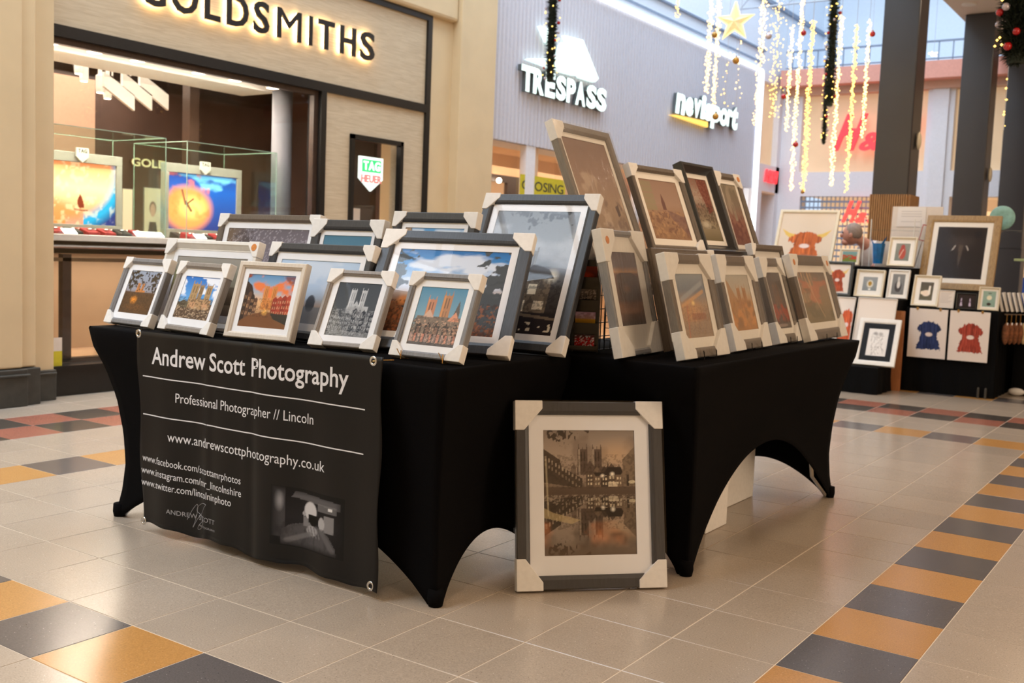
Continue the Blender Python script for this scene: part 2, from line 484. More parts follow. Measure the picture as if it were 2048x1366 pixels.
# ------------------------------------------------------------------ painting of flat prints (numpy canvas -> coloured grid)
def rgb(c): return np.array([lin(x) for x in c], dtype=np.float32)


def smooth_noise(h, w, fy, fx, seed, octv=4):
    rng = np.random.RandomState(seed)
    out = np.zeros((h, w), np.float32); amp = 1.0; tot = 0
    for o in range(octv):
        gy, gx = max(2, int(fy) + 1), max(2, int(fx) + 1)
        g = rng.rand(gy + 1, gx + 1).astype(np.float32)
        yy = np.linspace(0, gy - 1e-3, h); xx = np.linspace(0, gx - 1e-3, w)
        yi = yy.astype(int); xi = xx.astype(int); ty = (yy - yi)[:, None]; tx = (xx - xi)[None, :]
        ty = ty * ty * (3 - 2 * ty); tx = tx * tx * (3 - 2 * tx)
        a = g[yi][:, xi]; b = g[yi][:, xi + 1]; c_ = g[yi + 1][:, xi]; d = g[yi + 1][:, xi + 1]
        out += amp * ((a * (1 - tx) + b * tx) * (1 - ty) + (c_ * (1 - tx) + d * tx) * ty)
        tot += amp; amp *= 0.5; fy *= 2; fx *= 2
    return out / tot


class Art:
    def __init__(s, w, h, seed=1):
        s.w, s.h, s.seed = w, h, seed
        s.a = np.zeros((h, w, 3), np.float32)
        s.V, s.U = np.meshgrid(np.linspace(0, 1, h), np.linspace(0, 1, w), indexing='ij')

    def grad(s, stops):
        ks = [k for k, _ in stops]
        for i in range(3):
            s.a[..., i] = np.interp(s.V, ks, [lin(c[i]) for _, c in stops])
        return s

    def mix(s, col, m):
        m = np.clip(m, 0, 1)[..., None]
        s.a = s.a * (1 - m) + rgb(col) * m
        return s

    def n(s, fy, fx, k=0, o=4): return smooth_noise(s.h, s.w, fy, fx, s.seed * 31 + k, o)

    def cloud(s, col, v0, v1, amt=1.0, k=1, fy=7, fx=5, th=0.5, soft=0.12):
        m = np.clip((s.n(fy, fx, k) - th) / soft, 0, 1) * amt
        band = np.clip((s.V - v0) * 30, 0, 1) * np.clip((v1 - s.V) * 12, 0, 1)
        return s.mix(col, m * band)

    def poly(s, pts, col, a=1.0):
        ins = np.zeros(s.U.shape, bool)
        n = len(pts)
        for i in range(n):
            x0, y0 = pts[i]; x1, y1 = pts[(i + 1) % n]
            if y0 == y1: continue
            c = ((s.V >= min(y0, y1)) & (s.V < max(y0, y1)) & (s.U < x0 + (s.V - y0) * (x1 - x0) / (y1 - y0)))
            ins ^= c
        return s.mix(col, ins * float(a))

    def rect(s, x0, y0, x1, y1, col, a=1.0):
        return s.mix(col, ((s.U >= x0) & (s.U <= x1) & (s.V >= y0) & (s.V <= y1)) * float(a))

    def ell(s, cx, cy, rx, ry, col, a=1.0, soft=0.15):
        d = np.sqrt(((s.U - cx) / rx) ** 2 + ((s.V - cy) / ry) ** 2)
        return s.mix(col, np.clip((1 - d) / soft, 0, 1) * a)

    def line(s, x0, y0, x1, y1, wd, col, a=1.0):
        dx, dy = x1 - x0, y1 - y0
        t = np.clip(((s.U - x0) * dx + (s.V - y0) * dy) / (dx * dx + dy * dy + 1e-9), 0, 1)
        d = np.hypot(s.U - x0 - t * dx, s.V - y0 - t * dy)
        return s.mix(col, np.clip((wd - d) / (wd * 0.5), 0, 1) * a)

    def speck(s, col, v0, v1, amt, k=9, f=60, th=0.55, u0=0.0, u1=1.0):
        m = (s.n(f, f * s.w / s.h, k, 2) > th) & (s.V > v0) & (s.V < v1) & (s.U > u0) & (s.U < u1)
        return s.mix(col, m * float(amt))

    def leaves(s, cx, cy, rx, ry, col, k=5, f=18, th=0.5):
        d = np.sqrt(((s.U - cx) / rx) ** 2 + ((s.V - cy) / ry) ** 2)
        m = s.n(f, f, k, 3) + (1 - d) * 0.45
        return s.mix(col, np.clip((m - th - 0.22) / 0.04, 0, 1) * (d < 1.25))

    def tower(s, cx, top, bot, w, col, dark, lit=None):
        s.rect(cx - w / 2, top, cx + w / 2, bot, col)
        for sx in (-1, 1):
            x = cx + sx * w * 0.46
            s.poly([(x - w * 0.10, top + 0.012), (x, top - w * 0.55), (x + w * 0.10, top + 0.012)], col)
            s.rect(x - w * 0.09, top, x + w * 0.09, bot, col)
        s.poly([(cx - w * 0.07, top + 0.005), (cx, top - w * 0.3), (cx + w * 0.07, top + 0.005)], col)
        h = bot - top
        for sx in (-0.18, 0.18):
            s.rect(cx + sx * w - w * 0.07, top + h * 0.10, cx + sx * w + w * 0.07, top + h * 0.48, dark, 0.75)
            s.rect(cx + sx * w - w * 0.06, top + h * 0.58, cx + sx * w + w * 0.06, top + h * 0.86, dark, 0.45)
        if lit is not None: s.rect(cx - w * 0.5, top, cx - w * 0.3, bot, lit, 0.5)
        return s

    def cathedral(s, x0, x1, top, bot, col, dark, lit=None, gap=0.30, spire=False):
        w = x1 - x0; tw = w * (0.5 - gap / 2)
        s.rect(x0 - w * 0.05, bot - (bot - top) * 0.30, x1 + w * 0.30, bot, col)
        s.tower(x0 + tw / 2, top, bot, tw, col, dark, lit)
        s.tower(x1 - tw / 2, top, bot, tw, col, dark, lit)
        cx = (x0 + x1) / 2
        s.poly([(cx - w * 0.2, bot), (cx - w * 0.2, bot - (bot - top) * 0.3), (cx, bot - (bot - top) * 0.55), (cx + w * 0.2, bot - (bot - top) * 0.3), (cx + w * 0.2, bot)], col)
        s.rect(cx - w * 0.06, bot - (bot - top) * 0.3, cx + w * 0.06, bot, dark, 0.6)
        return s

    def houses(s, x0, x1, y0a, y0b, bot, cols, n=6, k=3, win=(210, 190, 150), wa=0.6):
        rng = random.Random(s.seed * 7 + k)
        for i in range(n):
            a = x0 + (x1 - x0) * i / n; b = x0 + (x1 - x0) * (i + 1) / n
            t = y0a + (y0b - y0a) * (i + 0.5) / n + rng.uniform(-0.015, 0.015)
            c = cols[i % len(cols)]
            s.poly([(a, bot), (a, t), ((a + b) / 2, t - abs(b - a) * 0.5), (b, t), (b, bot)], c)
            for r in range(3):
                for q in range(2):
                    xx = a + (b - a) * (0.22 + 0.4 * q); yy = t + (bot - t) * (0.15 + 0.28 * r)
                    s.rect(xx, yy, xx + abs(b - a) * 0.2, yy + (bot - t) * 0.14, win, wa)
        return s

    def hazy(s, col, amt): return s.mix(col, np.full(s.U.shape, amt))

    def flipped(s, v0, amt=0.8):
        """mirror what is above v0 into what is below it"""
        i0 = int(v0 * s.h)
        n = s.h - i0
        src = s.a[max(0, i0 - n):i0][::-1]
        m = src.shape[0]
        s.a[i0:i0 + m] = s.a[i0:i0 + m] * (1 - amt) + src * amt
        return s

    def mesh(s, name, W, H, y=0.0, m='paint'):
        """coloured grid, W x H metres, centred on X, from Z=0 up, facing -Y"""
        h, w = s.h, s.w
        xs = np.linspace(-W / 2, W / 2, w); zs = np.linspace(H, 0, h)
        co = np.zeros((h, w, 3), np.float32)
        co[..., 0] = xs[None, :]; co[..., 1] = y; co[..., 2] = zs[:, None]
        idx = np.arange(h * w).reshape(h, w)
        q = np.stack([idx[1:, :-1], idx[1:, 1:], idx[:-1, 1:], idx[:-1, :-1]], -1).reshape(-1, 4)
        me = bpy.data.meshes.new(name)
        me.vertices.add(h * w); me.vertices.foreach_set('co', co.reshape(-1))
        nq = len(q)
        me.loops.add(nq * 4); me.loops.foreach_set('vertex_index', q.reshape(-1).astype(np.int32))
        me.polygons.add(nq); me.polygons.foreach_set('loop_start', np.arange(0, nq * 4, 4, dtype=np.int32))
        try: me.polygons.foreach_set('loop_total', np.full(nq, 4, np.int32))
        except Exception: pass
        me.update(calc_edges=True)
        at_ = me.color_attributes.new('paint', 'FLOAT_COLOR', 'POINT')
        c4 = np.ones((h * w, 4), np.float32); c4[:, :3] = np.clip(s.a.reshape(-1, 3), 0, 1)
        at_.data.foreach_set('color', c4.reshape(-1))
        me.materials.append(M[m])
        return me


# ------------------------------------------------------------------ lettering
def text_geo(body, bold=0.0, res=3):
    cu = bpy.data.curves.new('lettering', 'FONT')
    cu.body = body; cu.size = 1.0; cu.offset = bold; cu.resolution_u = res; cu.fill_mode = 'BOTH'
    o = bpy.data.objects.new('lettering', cu); COL.objects.link(o)
    me = o.to_mesh()
    V = [tuple(v.co) for v in me.vertices]; F = [tuple(p.vertices) for p in me.polygons]
    o.to_mesh_clear(); bpy.data.objects.remove(o); bpy.data.curves.remove(cu)
    return V, F


def solid_text(body, bold=0.0, res=3):
    """flat letter shape plus its boundary edges, for extruding"""
    V, F = text_geo(body, bold, res)
    key = {}; nv = []; mp = []
    for v in V:
        k = (round(v[0], 5), round(v[1], 5))
        if k not in key: key[k] = len(nv); nv.append(v)
        mp.append(key[k])
    F = [tuple(mp[i] for i in f) for f in F]
    F = [f for f in F if len(set(f)) == len(f)]
    ec = {}
    for f in F:
        for i in range(len(f)):
            a, b = f[i], f[(i + 1) % len(f)]
            ec.setdefault((min(a, b), max(a, b)), []).append((a, b))
    bd = [e[0] for e in ec.values() if len(e) == 1]
    return nv, F, bd


def letter_mesh(name, ch, place, depth, mats, bold, bx, shear=0.0):
    """ch fitted to the box bx=(a0,a1,b0,b1) of the sign plane; place(a,b,d) gives world points; ref heights keep baseline"""
    V, F, bd = solid_text(ch, 0.0 if ch == 'M' else bold)
    xs = [v[0] for v in V]; ys = [v[1] for v in V]
    x0, x1, y0, y1 = min(xs), max(xs), min(ys), max(ys)
    a0, a1, b0, b1 = bx
    P = [(a0 + (v[0] - x0) / max(1e-6, x1 - x0) * (a1 - a0), b0 + (v[1] - y0) / max(1e-6, y1 - y0) * (b1 - b0)) for v in V]
    P = [(a + shear * (b - b0), b) for a, b in P]
    n = len(P)
    vs_ = [place(a, b, depth) for a, b in P] + [place(a, b, 0.0) for a, b in P]
    fs = list(F) + [tuple(i + n for i in reversed(f)) for f in F] + [(b, a, a + n, b + n) for a, b in bd]
    mi = [0] * len(F) + [1] * (len(F) + len(bd))
    me = bpy.data.meshes.new(name)
    me.from_pydata(vs_, [], fs)
    for m in mats: me.materials.append(m)
    me.polygons.foreach_set('material_index', mi)
    me.update()
    return me


def row_boxes(word, a0, a1, b0, b1, bold=0.0, gap=0.06, ref='H'):
    """letter boxes of a word spread between a0 and a1, capitals (or ref) from b0 to b1"""
    info = []
    rv, _ = text_geo(ref, bold); rh = max(v[1] for v in rv)
    for ch in word:
        if ch == ' ': info.append((0.25, 0, 0)); continue
        V, _ = text_geo(ch, bold)
        xs = [v[0] for v in V]; ys = [v[1] for v in V]
        info.append((max(xs) - min(xs), min(ys), max(ys)))
    tot = sum(i[0] for i in info) + gap * (len(word) - 1)
    k = (a1 - a0) / tot; s = (b1 - b0) / rh
    out = []; a = a0
    for (w, y0, y1) in info:
        out.append((a, a + w * k, b0 + y0 * s, b0 + y1 * s)); a += (w + gap) * k
    return out


# ------------------------------------------------------------------ floor of terrazzo tiles
def tile_kind(i, j):
    if -9 <= i <= -8 and j <= 60:
        return ('brick' if j % 2 == 0 else 'coal') if i == -9 else ('coal' if j % 2 == 0 else 'brick')
    if 19 <= j <= 20 and i > -8:
        return ('brick' if i % 2 == 0 else 'coal') if j == 20 else ('coal' if i % 2 == 0 else 'brick')
    if i == 7 and -2 < j <= 16: return 'slate' if j % 2 == 0 else 'amber'
    if i == -5 and -2 <= j <= 16: return 'slate' if j % 2 == 0 else 'amber'
    if j == 16 and -5 <= i <= 7: return 'amber' if i % 2 == 0 else 'slate'
    if j == -2 and -5 <= i <= 7: return 'amber' if i % 2 == 0 else 'slate'
    if j == 24 and i > -8: return 'slate' if i % 2 else 'amber'
    if j == 27 and i > -8: return 'slate' if i % 2 == 0 else 'amber'
    return 'beige'


floor = put('floor', MB().box((-3.3, -6.2, -0.05), (9.0, 18.0, -0.0012)).mesh('floor', M['grout']), kind='structure')
G = 0.0016
tile_me = {}
for k in ('beige', 'amber', 'slate', 'brick', 'coal'):
    b = MB()
    e = 0.0012
    b.add([(G, G, -0.008), (S - G, G, -0.008), (S - G, S - G, -0.008), (G, S - G, -0.008),
           (G, G, -e), (S - G, G, -e), (S - G, S - G, -e), (G, S - G, -e),
           (G + e, G + e, 0), (S - G - e, G + e, 0), (S - G - e, S - G - e, 0), (G + e, S - G - e, 0)],
          [(0, 1, 5, 4), (1, 2, 6, 5), (2, 3, 7, 6), (3, 0, 4, 7), (4, 5, 9, 8), (5, 6, 10, 9), (6, 7, 11, 10), (7, 4, 8, 11), (8, 9, 10, 11)])
    tile_me[k] = b.mesh('tile', M[k])
cand = []; rest = []
for i in range(-11, 29):
    for j in range(-20, 50):
        x, y = i * S, j * S
        if x < -3.36: continue
        c = Vector((x + S / 2, y + S / 2, 0))
        hid = (-0.4 < c.x < 1.1 and 0.45 < c.y < 1.0) or (1.0 < c.x < 1.4 and 1.3 < c.y < 2.6)
        u, v, d = to_px(c)
        if d > 0.3 and -60 < u < 2110 and 400 < v < 1430 and not hid:
            cand.append((d * d / 1.0, i, j))
        else: rest.append((i, j))
cand.sort()
for n_, (d, i, j) in enumerate(cand):
    if n_ < 298:
        o = bpy.data.objects.new('tile', tile_me[tile_kind(i, j)])
        COL.objects.link(o); o.parent = floor; o.location = (i * S, j * S, 0)
    else: rest.append((i, j))
kinds = ['beige', 'amber', 'slate', 'brick', 'coal']
b = MB()
for (i, j) in rest:
    x, y = i * S, j * S
    b.add([(x + G, y + G, 0), (x + S - G, y + G, 0), (x + S - G, y + S - G, 0), (x + G, y + S - G, 0),
           (x + G, y + G, -0.006), (x + S - G, y + G, -0.006), (x + S - G, y + S - G, -0.006), (x + G, y + S - G, -0.006)],
          [(0, 1, 2, 3), (4, 5, 1, 0), (5, 6, 2, 1), (6, 7, 3, 2), (7, 4, 0, 3)], kinds.index(tile_kind(i, j)))
b.build('distant_tiles', [M[k] for k in kinds], floor, recalc=False, kind='stuff')


def struct(name, b, m, parent=None, bevel=0.0, label=None):
    o = b.build(name, m, parent, bevel=bevel, label=label)
    if parent is None: o['kind'] = 'structure'
    return o


# ------------------------------------------------------------------ left side: jeweller's facade at x = -3.32
X0 = -3.32
wl = struct('wall_left', MB().box((-3.9, -6.2, 0.24), (-3.10, 1.55, 6.0)).box((-3.9, 1.55, 0.24), (-3.13, 1.655, 6.0)), M['cream_wall'], bevel=0.01)
struct('pilaster', MB().box((-3.9, 1.655, 0.20), (-3.22, 1.83, 6.0)), M['cream_wall'], wl)
struct('bulkhead', MB().box((-3.9, 1.83, 3.262), (-3.24, 6.05, 6.0)), M['cream_wall'], wl, bevel=0.03)
struct('reveal', MB().box((-3.9, 5.722, 0.0), (-3.31, 6.05, 3.262)), M['cream_wall'], wl)
struct('pilaster', MB().box((-3.9, 6.05, 0.0), (-3.20, 6.63, 6.0)), M['cream_wall'], wl, bevel=0.01)
struct('skirting', MB().box((-3.9, -6.2, 0.0), (-3.075, 1.57, 0.235)).box((-3.9, 1.57, 0.0), (-3.11, 1.675, 0.235)).box((-3.9, 1.675, 0.0), (-3.2, 1.84, 0.20))
       .box((-3.9, 1.675, 0.17), (-3.19, 1.84, 0.185)).box((-3.9, -6.2, 0.19), (-3.06, 1.58, 0.205)), M['skirt'], wl, bevel=0.006)
struct('fascia_panel', MB().box((-3.45, 1.83, 2.435), (X0, 5.66, 3.21)), M['stone'], wl)
struct('side_panel', MB().box((-3.45, 4.35, 0.1), (X0, 4.66, 2.36)).box((-3.45, 5.35, 0.1), (X0, 5.66, 2.36)).box((-3.45, 4.66, 2.05), (X0, 5.35, 2.36)), M['stone'], wl)
struct('trim_1', MB().box((-3.46, 5.66, 0), (-3.295, 5.722, 3.262)).box((-3.46, 1.83, 3.21), (-3.295, 5.66, 3.262))
       .box((-3.46, 1.83, 2.36), (-3.295, 5.66, 2.435)).box((-3.46, 4.29, 0.0), (-3.295, 4.35, 2.36)).box((-3.46, 1.83, 0), (-3.30, 1.85, 2.36)), M['blacktrim'])
# low dark plinth under the window
struct('trim_2', MB().box((-3.75, 1.85, 0.0), (X0, 4.29, 0.185)).box((-3.77, 1.85, 0.185), (-3.305, 4.29, 0.205)), M['blacktrim'])
w1 = struct('window_1', MB().box((-3.362, 1.85, 0.205), (-3.358, 4.29, 2.36)), M['shopglass'])
struct('window_frame', MB().box((-3.385, 1.85, 2.32), (-3.335, 4.29, 2.36)).box((-3.385, 4.24, 0.2), (-3.335, 4.29, 2.32)), M['brownmetal'], w1)

# recessed display niche in the side panel
niche = empty('display_niche', (-3.32, 5.0, 0), (0, 0, 0), 'black framed display niche with a lit green and white shield, right of the jewellery window', 'showcase')
nb = niche.location
def rel(b_, off):
    b_.v = [(x - off[0], y - off[1], z - off[2]) for (x, y, z) in b_.v]; return b_
rel(MB().box((-3.345, 4.66, 0.1), (-3.29, 4.70, 2.05)).box((-3.345, 5.31, 0.1), (-3.29, 5.35, 2.05)).box((-3.345, 4.66, 2.01), (-3.29, 5.35, 2.05)), nb).build('frame', M['blacktrim'], niche)
rel(MB().box((-3.62, 4.68, 0.1), (-3.60, 5.33, 2.04)), nb).build('back_panel', M['brownmetal'], niche)
rel(MB().box((-3.334, 4.70, 0.1), (-3.330, 5.31, 2.01)), nb).build('pane', M['shopglass'], niche)
sh = [(4.845, 1.88), (5.155, 1.88), (5.155, 1.685), (5.0, 1.575), (4.845, 1.685)]
rel(MB().prism(sh, -3.385, -3.365, 0), nb).build('shield_sign', [emis('pale_lit_shield', (232, 244, 238), 1.2)], niche)
sh2 = rel(MB().box((-3.364, 4.875, 1.745), (-3.362, 5.125, 1.855)), nb).build('green_field', [emis('green_lit_field', (52, 190, 110), 1.3)], niche)
def plate_text(word, x, a0, a1, b0, b1, m, parent, name='lettering', bold=0.02, d=0.004, off=(0, 0, 0), axis=0, sign=1, gap=0.06, ref='H', label=None):
    b_ = MB()
    for ch, bx in zip(word, row_boxes(word, a0, a1, b0, b1, bold, gap, ref)):
        if ch == ' ': continue
        V, F, bd = solid_text(ch, bold)
        xs = [v[0] for v in V]; ys = [v[1] for v in V]
        X_0, X_1, Y_0, Y_1 = min(xs), max(xs), min(ys), max(ys)
        P = [(bx[0] + (v[0] - X_0) / max(1e-6, X_1 - X_0) * (bx[1] - bx[0]), bx[2] + (v[1] - Y_0) / max(1e-6, Y_1 - Y_0) * (bx[3] - bx[2])) for v in V]
        n = len(P)
        if axis == 0: pts = [(x + d - off[0], a - off[1], z - off[2]) for a, z in P] + [(x - off[0], a - off[1], z - off[2]) for a, z in P]
        else: pts = [(a - off[0], x - d - off[1], z - off[2]) for a, z in P] + [(a - off[0], x - off[1], z - off[2]) for a, z in P]
        b_.add(pts, list(F) + [tuple(i + n for i in reversed(f)) for f in F] + [(q, p, p + n, q + n) for p, q in bd])
    return b_.build(name, m, parent, recalc=False, label=label)
plate_text('TAG', -3.362, 4.89, 5.11, 1.765, 1.84, [emis('white_letters', (250, 255, 250), 1.6)], niche, bold=0.03, off=nb)
plate_text('HEUER', -3.364, 4.865, 5.135, 1.655, 1.72, [emis('red_letters', (214, 120, 116), 0.9)], niche, bold=0.03, off=nb)
rel(MB().box((-3.5, 4.82, 1.05), (-3.49, 5.0, 1.42)), nb).build('display_card', M['paper'], niche)

# GOLDSMITHS halo-lit letters
sign = empty('shop_name_sign', (X0, 3.7, 2.7), (0, 0, 0), 'black halo-lit letters spelling GOLDSMITHS on the stone fascia', 'sign')
spans = [('G', 2.50, 2.715), ('O', 2.761, 2.996), ('L', 3.057, 3.20), ('D', 3.262, 3.47), ('S', 3.523, 3.68), ('M', 3.764, 4.02), ('I', 4.111, 4.145), ('T', 4.214, 4.40), ('H', 4.472, 4.66), ('S', 4.719, 4.90)]
pl_l = lambda a, b, d: (0.034 + d, a - 3.7, b - 2.7)
pl_h = lambda a, b, d: (0.026 + d, a - 3.7, b - 2.7)
for ch, a0, a1 in spans:
    e = 0.004 if ch in 'GOS' else 0
    put('letter', letter_mesh('letter', ch, pl_l, 0.016, [M['blacktrim'], M['blacktrim']], 0.02, (a0, a1, 2.70 - e, 2.935 + e)), sign)
    put('halo_light', letter_mesh('halo_light', ch, pl_h, 0.004, [M['halo'], M['halo']], 0.0, (a0 + 0.004, a1 - 0.004, 2.704 - e, 2.931 + e)), sign)

# jewellery window interior
struct('ceiling', MB().box((-4.25, 1.86, 2.362), (-3.39, 4.26, 2.42)), M['m_white'])
for ki_, (u, v) in enumerate(((100, 82), (190, 100), (280, 117), (400, 142), (470, 157), (550, 172))):
    p = at(u, v, 2, 2.37)
    t = empty('ceiling_spotlight', (-3.57, p.y, 2.30), (0, 0, 0), '%s downlight from the left in the jewellery window ceiling' % ['first', 'second', 'third', 'fourth', 'fifth', 'sixth'][ki_], 'light', 'downlights in the jewellery window')
    MB().lathe([(0.06, 0.054), (0.06, 0.061), (0.045, 0.061)], seg=14).build('rim', M['m_white'], t)
    MB().lathe([(0.05, 0.050), (0.05, 0.053)], seg=14).build('lamp', M['lamp'], t)
inner = struct('wall_left', MB().box((-8.2, 0.8, 0), (-8.1, 6.9, 3.0)), M['darkwall'])
struct('beige_wall', MB().box((-6.1, 0.8, 0), (-6.0, 3.98, 2.56)), M['pinkwall'], inner)
struct('upper_wall', MB().box((-6.15, 0.8, 2.56), (-6.02, 6.9, 3.0)), M['brownmetal'], inner)
struct('brown_wall', MB().box((-6.1, 3.98, 0.0), (-6.0, 6.9, 2.56)), M['darkwall'], inner)
struct('ceiling', MB().box((-8.2, 0.8, 3.0), (-3.46, 6.9, 3.06)), M['sky_panel'])
struct('wall_front', MB().box((-8.2, 0.7, 0), (-3.5, 0.8, 3.06)), M['pinkwall'])
struct('wall_back', MB().box((-8.2, 6.45, 0), (-3.5, 6.5, 3.06)), M['darkwall'])
struct('floor', MB().box((-8.2, 0.8, -0.05), (-3.46, 6.6, -0.001)), M['shopfloor'])
pl_cream = MB().box((-4.6, 3.9, 0.0), (-4.5, 4.0, 2.9))
struct('post', pl_cream, M['brownmetal'], inner)
# silver cylinder near the window
MB().lathe([(0.085, 0.0), (0.085, 2.360)], (0, 0, 0), 28).build('display_column', M['silver'], None, smooth=True, loc=(-3.62, 4.155, 0.0), label='pale silver round column just inside the right end of the jewellery window', cat='column')
# gold letters on the brown wall inside
gs = empty('wall_sign', (-5.98, 4.5, 1.8), (0, 0, 0), 'lit gold letters starting the word GOLD on the brown wall inside the jewellery shop', 'sign')
for ch, bx in zip('GOLD', row_boxes('GOLD', 4.345, 4.76, 1.785, 1.865, 0.02)):
    put('letter', letter_mesh('letter', ch, lambda a, b, d: (0.01 + d, a - 4.5, b - 1.8), 0.03, [emis('gold_lit', (255, 226, 170), 1.3), M['brass']], 0.03, bx), gs)
for (y0, y1, z0, z1) in ((4.27, 4.38, 1.1, 1.55), (4.52, 4.72, 1.1, 1.58)):
    a = Art(30, 50, int(y0 * 10)).grad([(0, (240, 215, 180)), (1, (230, 200, 170))])
    if y0 > 4.5:
        a.ell(0.5, 0.42, 0.22, 0.16, (110, 80, 66)).ell(0.5, 0.46, 0.17, 0.15, (214, 160, 136)).poly([(0.2, 1), (0.3, 0.7), (0.7, 0.7), (0.8, 1)], (60, 44, 44))
    t = empty('wall_poster', (-5.985, (y0 + y1) / 2, z0), (0, 0, HALF), ('backlit cream poster with a face under the gold letters' if y0 > 4.5 else 'narrow backlit cream panel left of the face poster'), 'poster')
    put('print', a.mesh('print', y1 - y0, z1 - z0, -0.012, 'paint_lit'), t)
    MB().box((-(y1 - y0) / 2 - 0.008, -0.010, -0.008), ((y1 - y0) / 2 + 0.008, 0.0, z1 - z0 + 0.008)).build('light_box', M['greyframe'], t)
# counter behind the glass
ct = empty('display_counter', (-3.62, 3.0, 0), (0, 0, 0), 'dark glossy display counter with chrome rails behind the jewellery window', 'counter')
o_ = (-3.62, 3.0, 0)
rel(MB().box((-4.25, 1.88, 1.04), (-3.46, 4.2, 1.085)), o_).build('counter_top', M['m_white'], ct, bevel=0.004)
rel(MB().box((-4.25, 1.88, 0.955), (-3.47, 4.2, 1.038)), o_).build('counter_edge', M['counter'], ct)
rel(MB().tube([(-3.45, 1.9, 1.0), (-3.45, 4.2, 1.0)], 0.014, 8), o_).build('rail', M['chrome'], ct)
rel(MB().box((-3.50, 1.88, 0.90), (-3.46, 4.2, 0.925)), o_).build('rail', M['chrome'], ct)
rel(MB().box((-3.50, 1.88, 0.205), (-3.46, 4.2, 0.235)), o_).build('bottom_rail', M['brownmetal'], ct)
rel(MB().box((-3.51, 1.88, 0.21), (-3.46, 1.93, 0.95)), o_).build('leg', M['blacktrim'], ct)
rel(MB().box((-3.51, 2.045, 0.21), (-3.46, 2.11, 0.95)), o_).build('leg', M['brownmetal'], ct)
rel(MB().box((-3.51, 3.1, 0.21), (-3.46, 3.15, 0.95)), o_).build('leg', M['brownmetal'], ct)
rel(MB().box((-4.30, 1.88, 0.21), (-4.27, 4.2, 0.95)), o_).build('back_board', M['peach'], ct)

def glass_case(y0, y1, x0, x1, z0, z1, label):
    t = empty('glass_case', ((x0 + x1) / 2, (y0 + y1) / 2, z0), (0, 0, 0), label, 'display case', 'glass cases in the jewellery window')
    o = ((x0 + x1) / 2, (y0 + y1) / 2, z0)
    e = 0.0035
    for (a, b_) in (((x1 - e, y0, z0), (x1, y1, z1)), ((x0, y0, z0), (x0 + e, y1, z1)), ((x0, y0, z0), (x1, y0 + e, z1)), ((x0, y1 - e, z0), (x1, y1, z1)), ((x0, y0, z1 - e), (x1, y1, z1))):
        rel(MB().box(a, b_), o).build('pane', M['caseglass'], t)
    b_ = MB(); r = 0.0024
    for yy in (y0, y1):
        for xx in (x0, x1): b_.box((xx - r, yy - r, z0), (xx + r, yy + r, z1))
        b_.box((x0, yy - r, z1 - r), (x1, yy + r, z1 + r))
    for xx in (x0, x1): b_.box((xx - r, y0, z1 - r), (xx + r, y1, z1 + r))
    rel(b_, o).build('edge', M['edgeglass'], t)
    return t
glass_case(1.973, 2.90, -4.15, -3.5, 1.086, 1.82, 'left glass display case, holding the surfer picture, in the jewellery window')
glass_case(3.092, 3.99, -4.15, -3.5, 1.086, 1.82, 'right glass display case, holding the cloud and sea picture, in the jewellery window')

def surf(seed):
    a = Art(110, 62, seed)
    a.grad([(0, (222, 130, 80)), (0.4, (252, 214, 160)), (1, (190, 92, 60))])
    a.mix((255, 170, 90), (a.V > 0.25 + 0.9 * (1 - a.U)) * 0.0)
    d = np.hypot((a.U - 0.30), (a.V - 0.15) * 0.9)
    a.mix((30, 150, 200), np.clip((d - 0.62) * 8, 0, 1) * (a.U > 0.3))
    a.mix((30, 44, 110), np.clip((d - 0.78) * 7, 0, 1))
    a.mix((236, 130, 70), np.clip(((a.V - 0.45) - 0.5 * a.U) * 6, 0, 1) * (a.U < 0.55) * 0.8)
    a.mix((250, 232, 190), np.clip((a.n(10, 14, 4) - 0.55) * 8, 0, 1) * 0.35)
    a.poly([(0.46, 0.62), (0.5, 0.50), (0.54, 0.60), (0.56, 0.72), (0.50, 0.74), (0.47, 0.70)], (120, 44, 24))
    a.line(0.42, 0.76, 0.60, 0.77, 0.012, (110, 44, 30))
    return a
def sea(seed):
    a = Art(110, 62, seed)
    a.grad([(0, (30, 60, 140)), (0.3, (28, 90, 180)), (1, (44, 56, 120))])
    a.cloud((120, 200, 240), 0, 0.35, 0.9, 3, 4, 3)
    a.ell(0.28, 0.62, 0.40, 0.46, (250, 150, 84), 1, 0.3)
    a.ell(0.35, 0.6, 0.26, 0.26, (255, 222, 130), 0.9, 0.7)
    a.mix((240, 120, 60), np.clip((a.n(6, 8, 4) - 0.55) * 6, 0, 1) * (a.U < 0.6) * 0.5)
    a.line(0.20, 0.30, 0.25, 0.55, 0.02, (130, 80, 60)); a.line(0.25, 0.5, 0.33, 0.66, 0.025, (120, 70, 50)); a.line(0.27, 0.54, 0.36, 0.45, 0.016, (120, 70, 50))
    return a
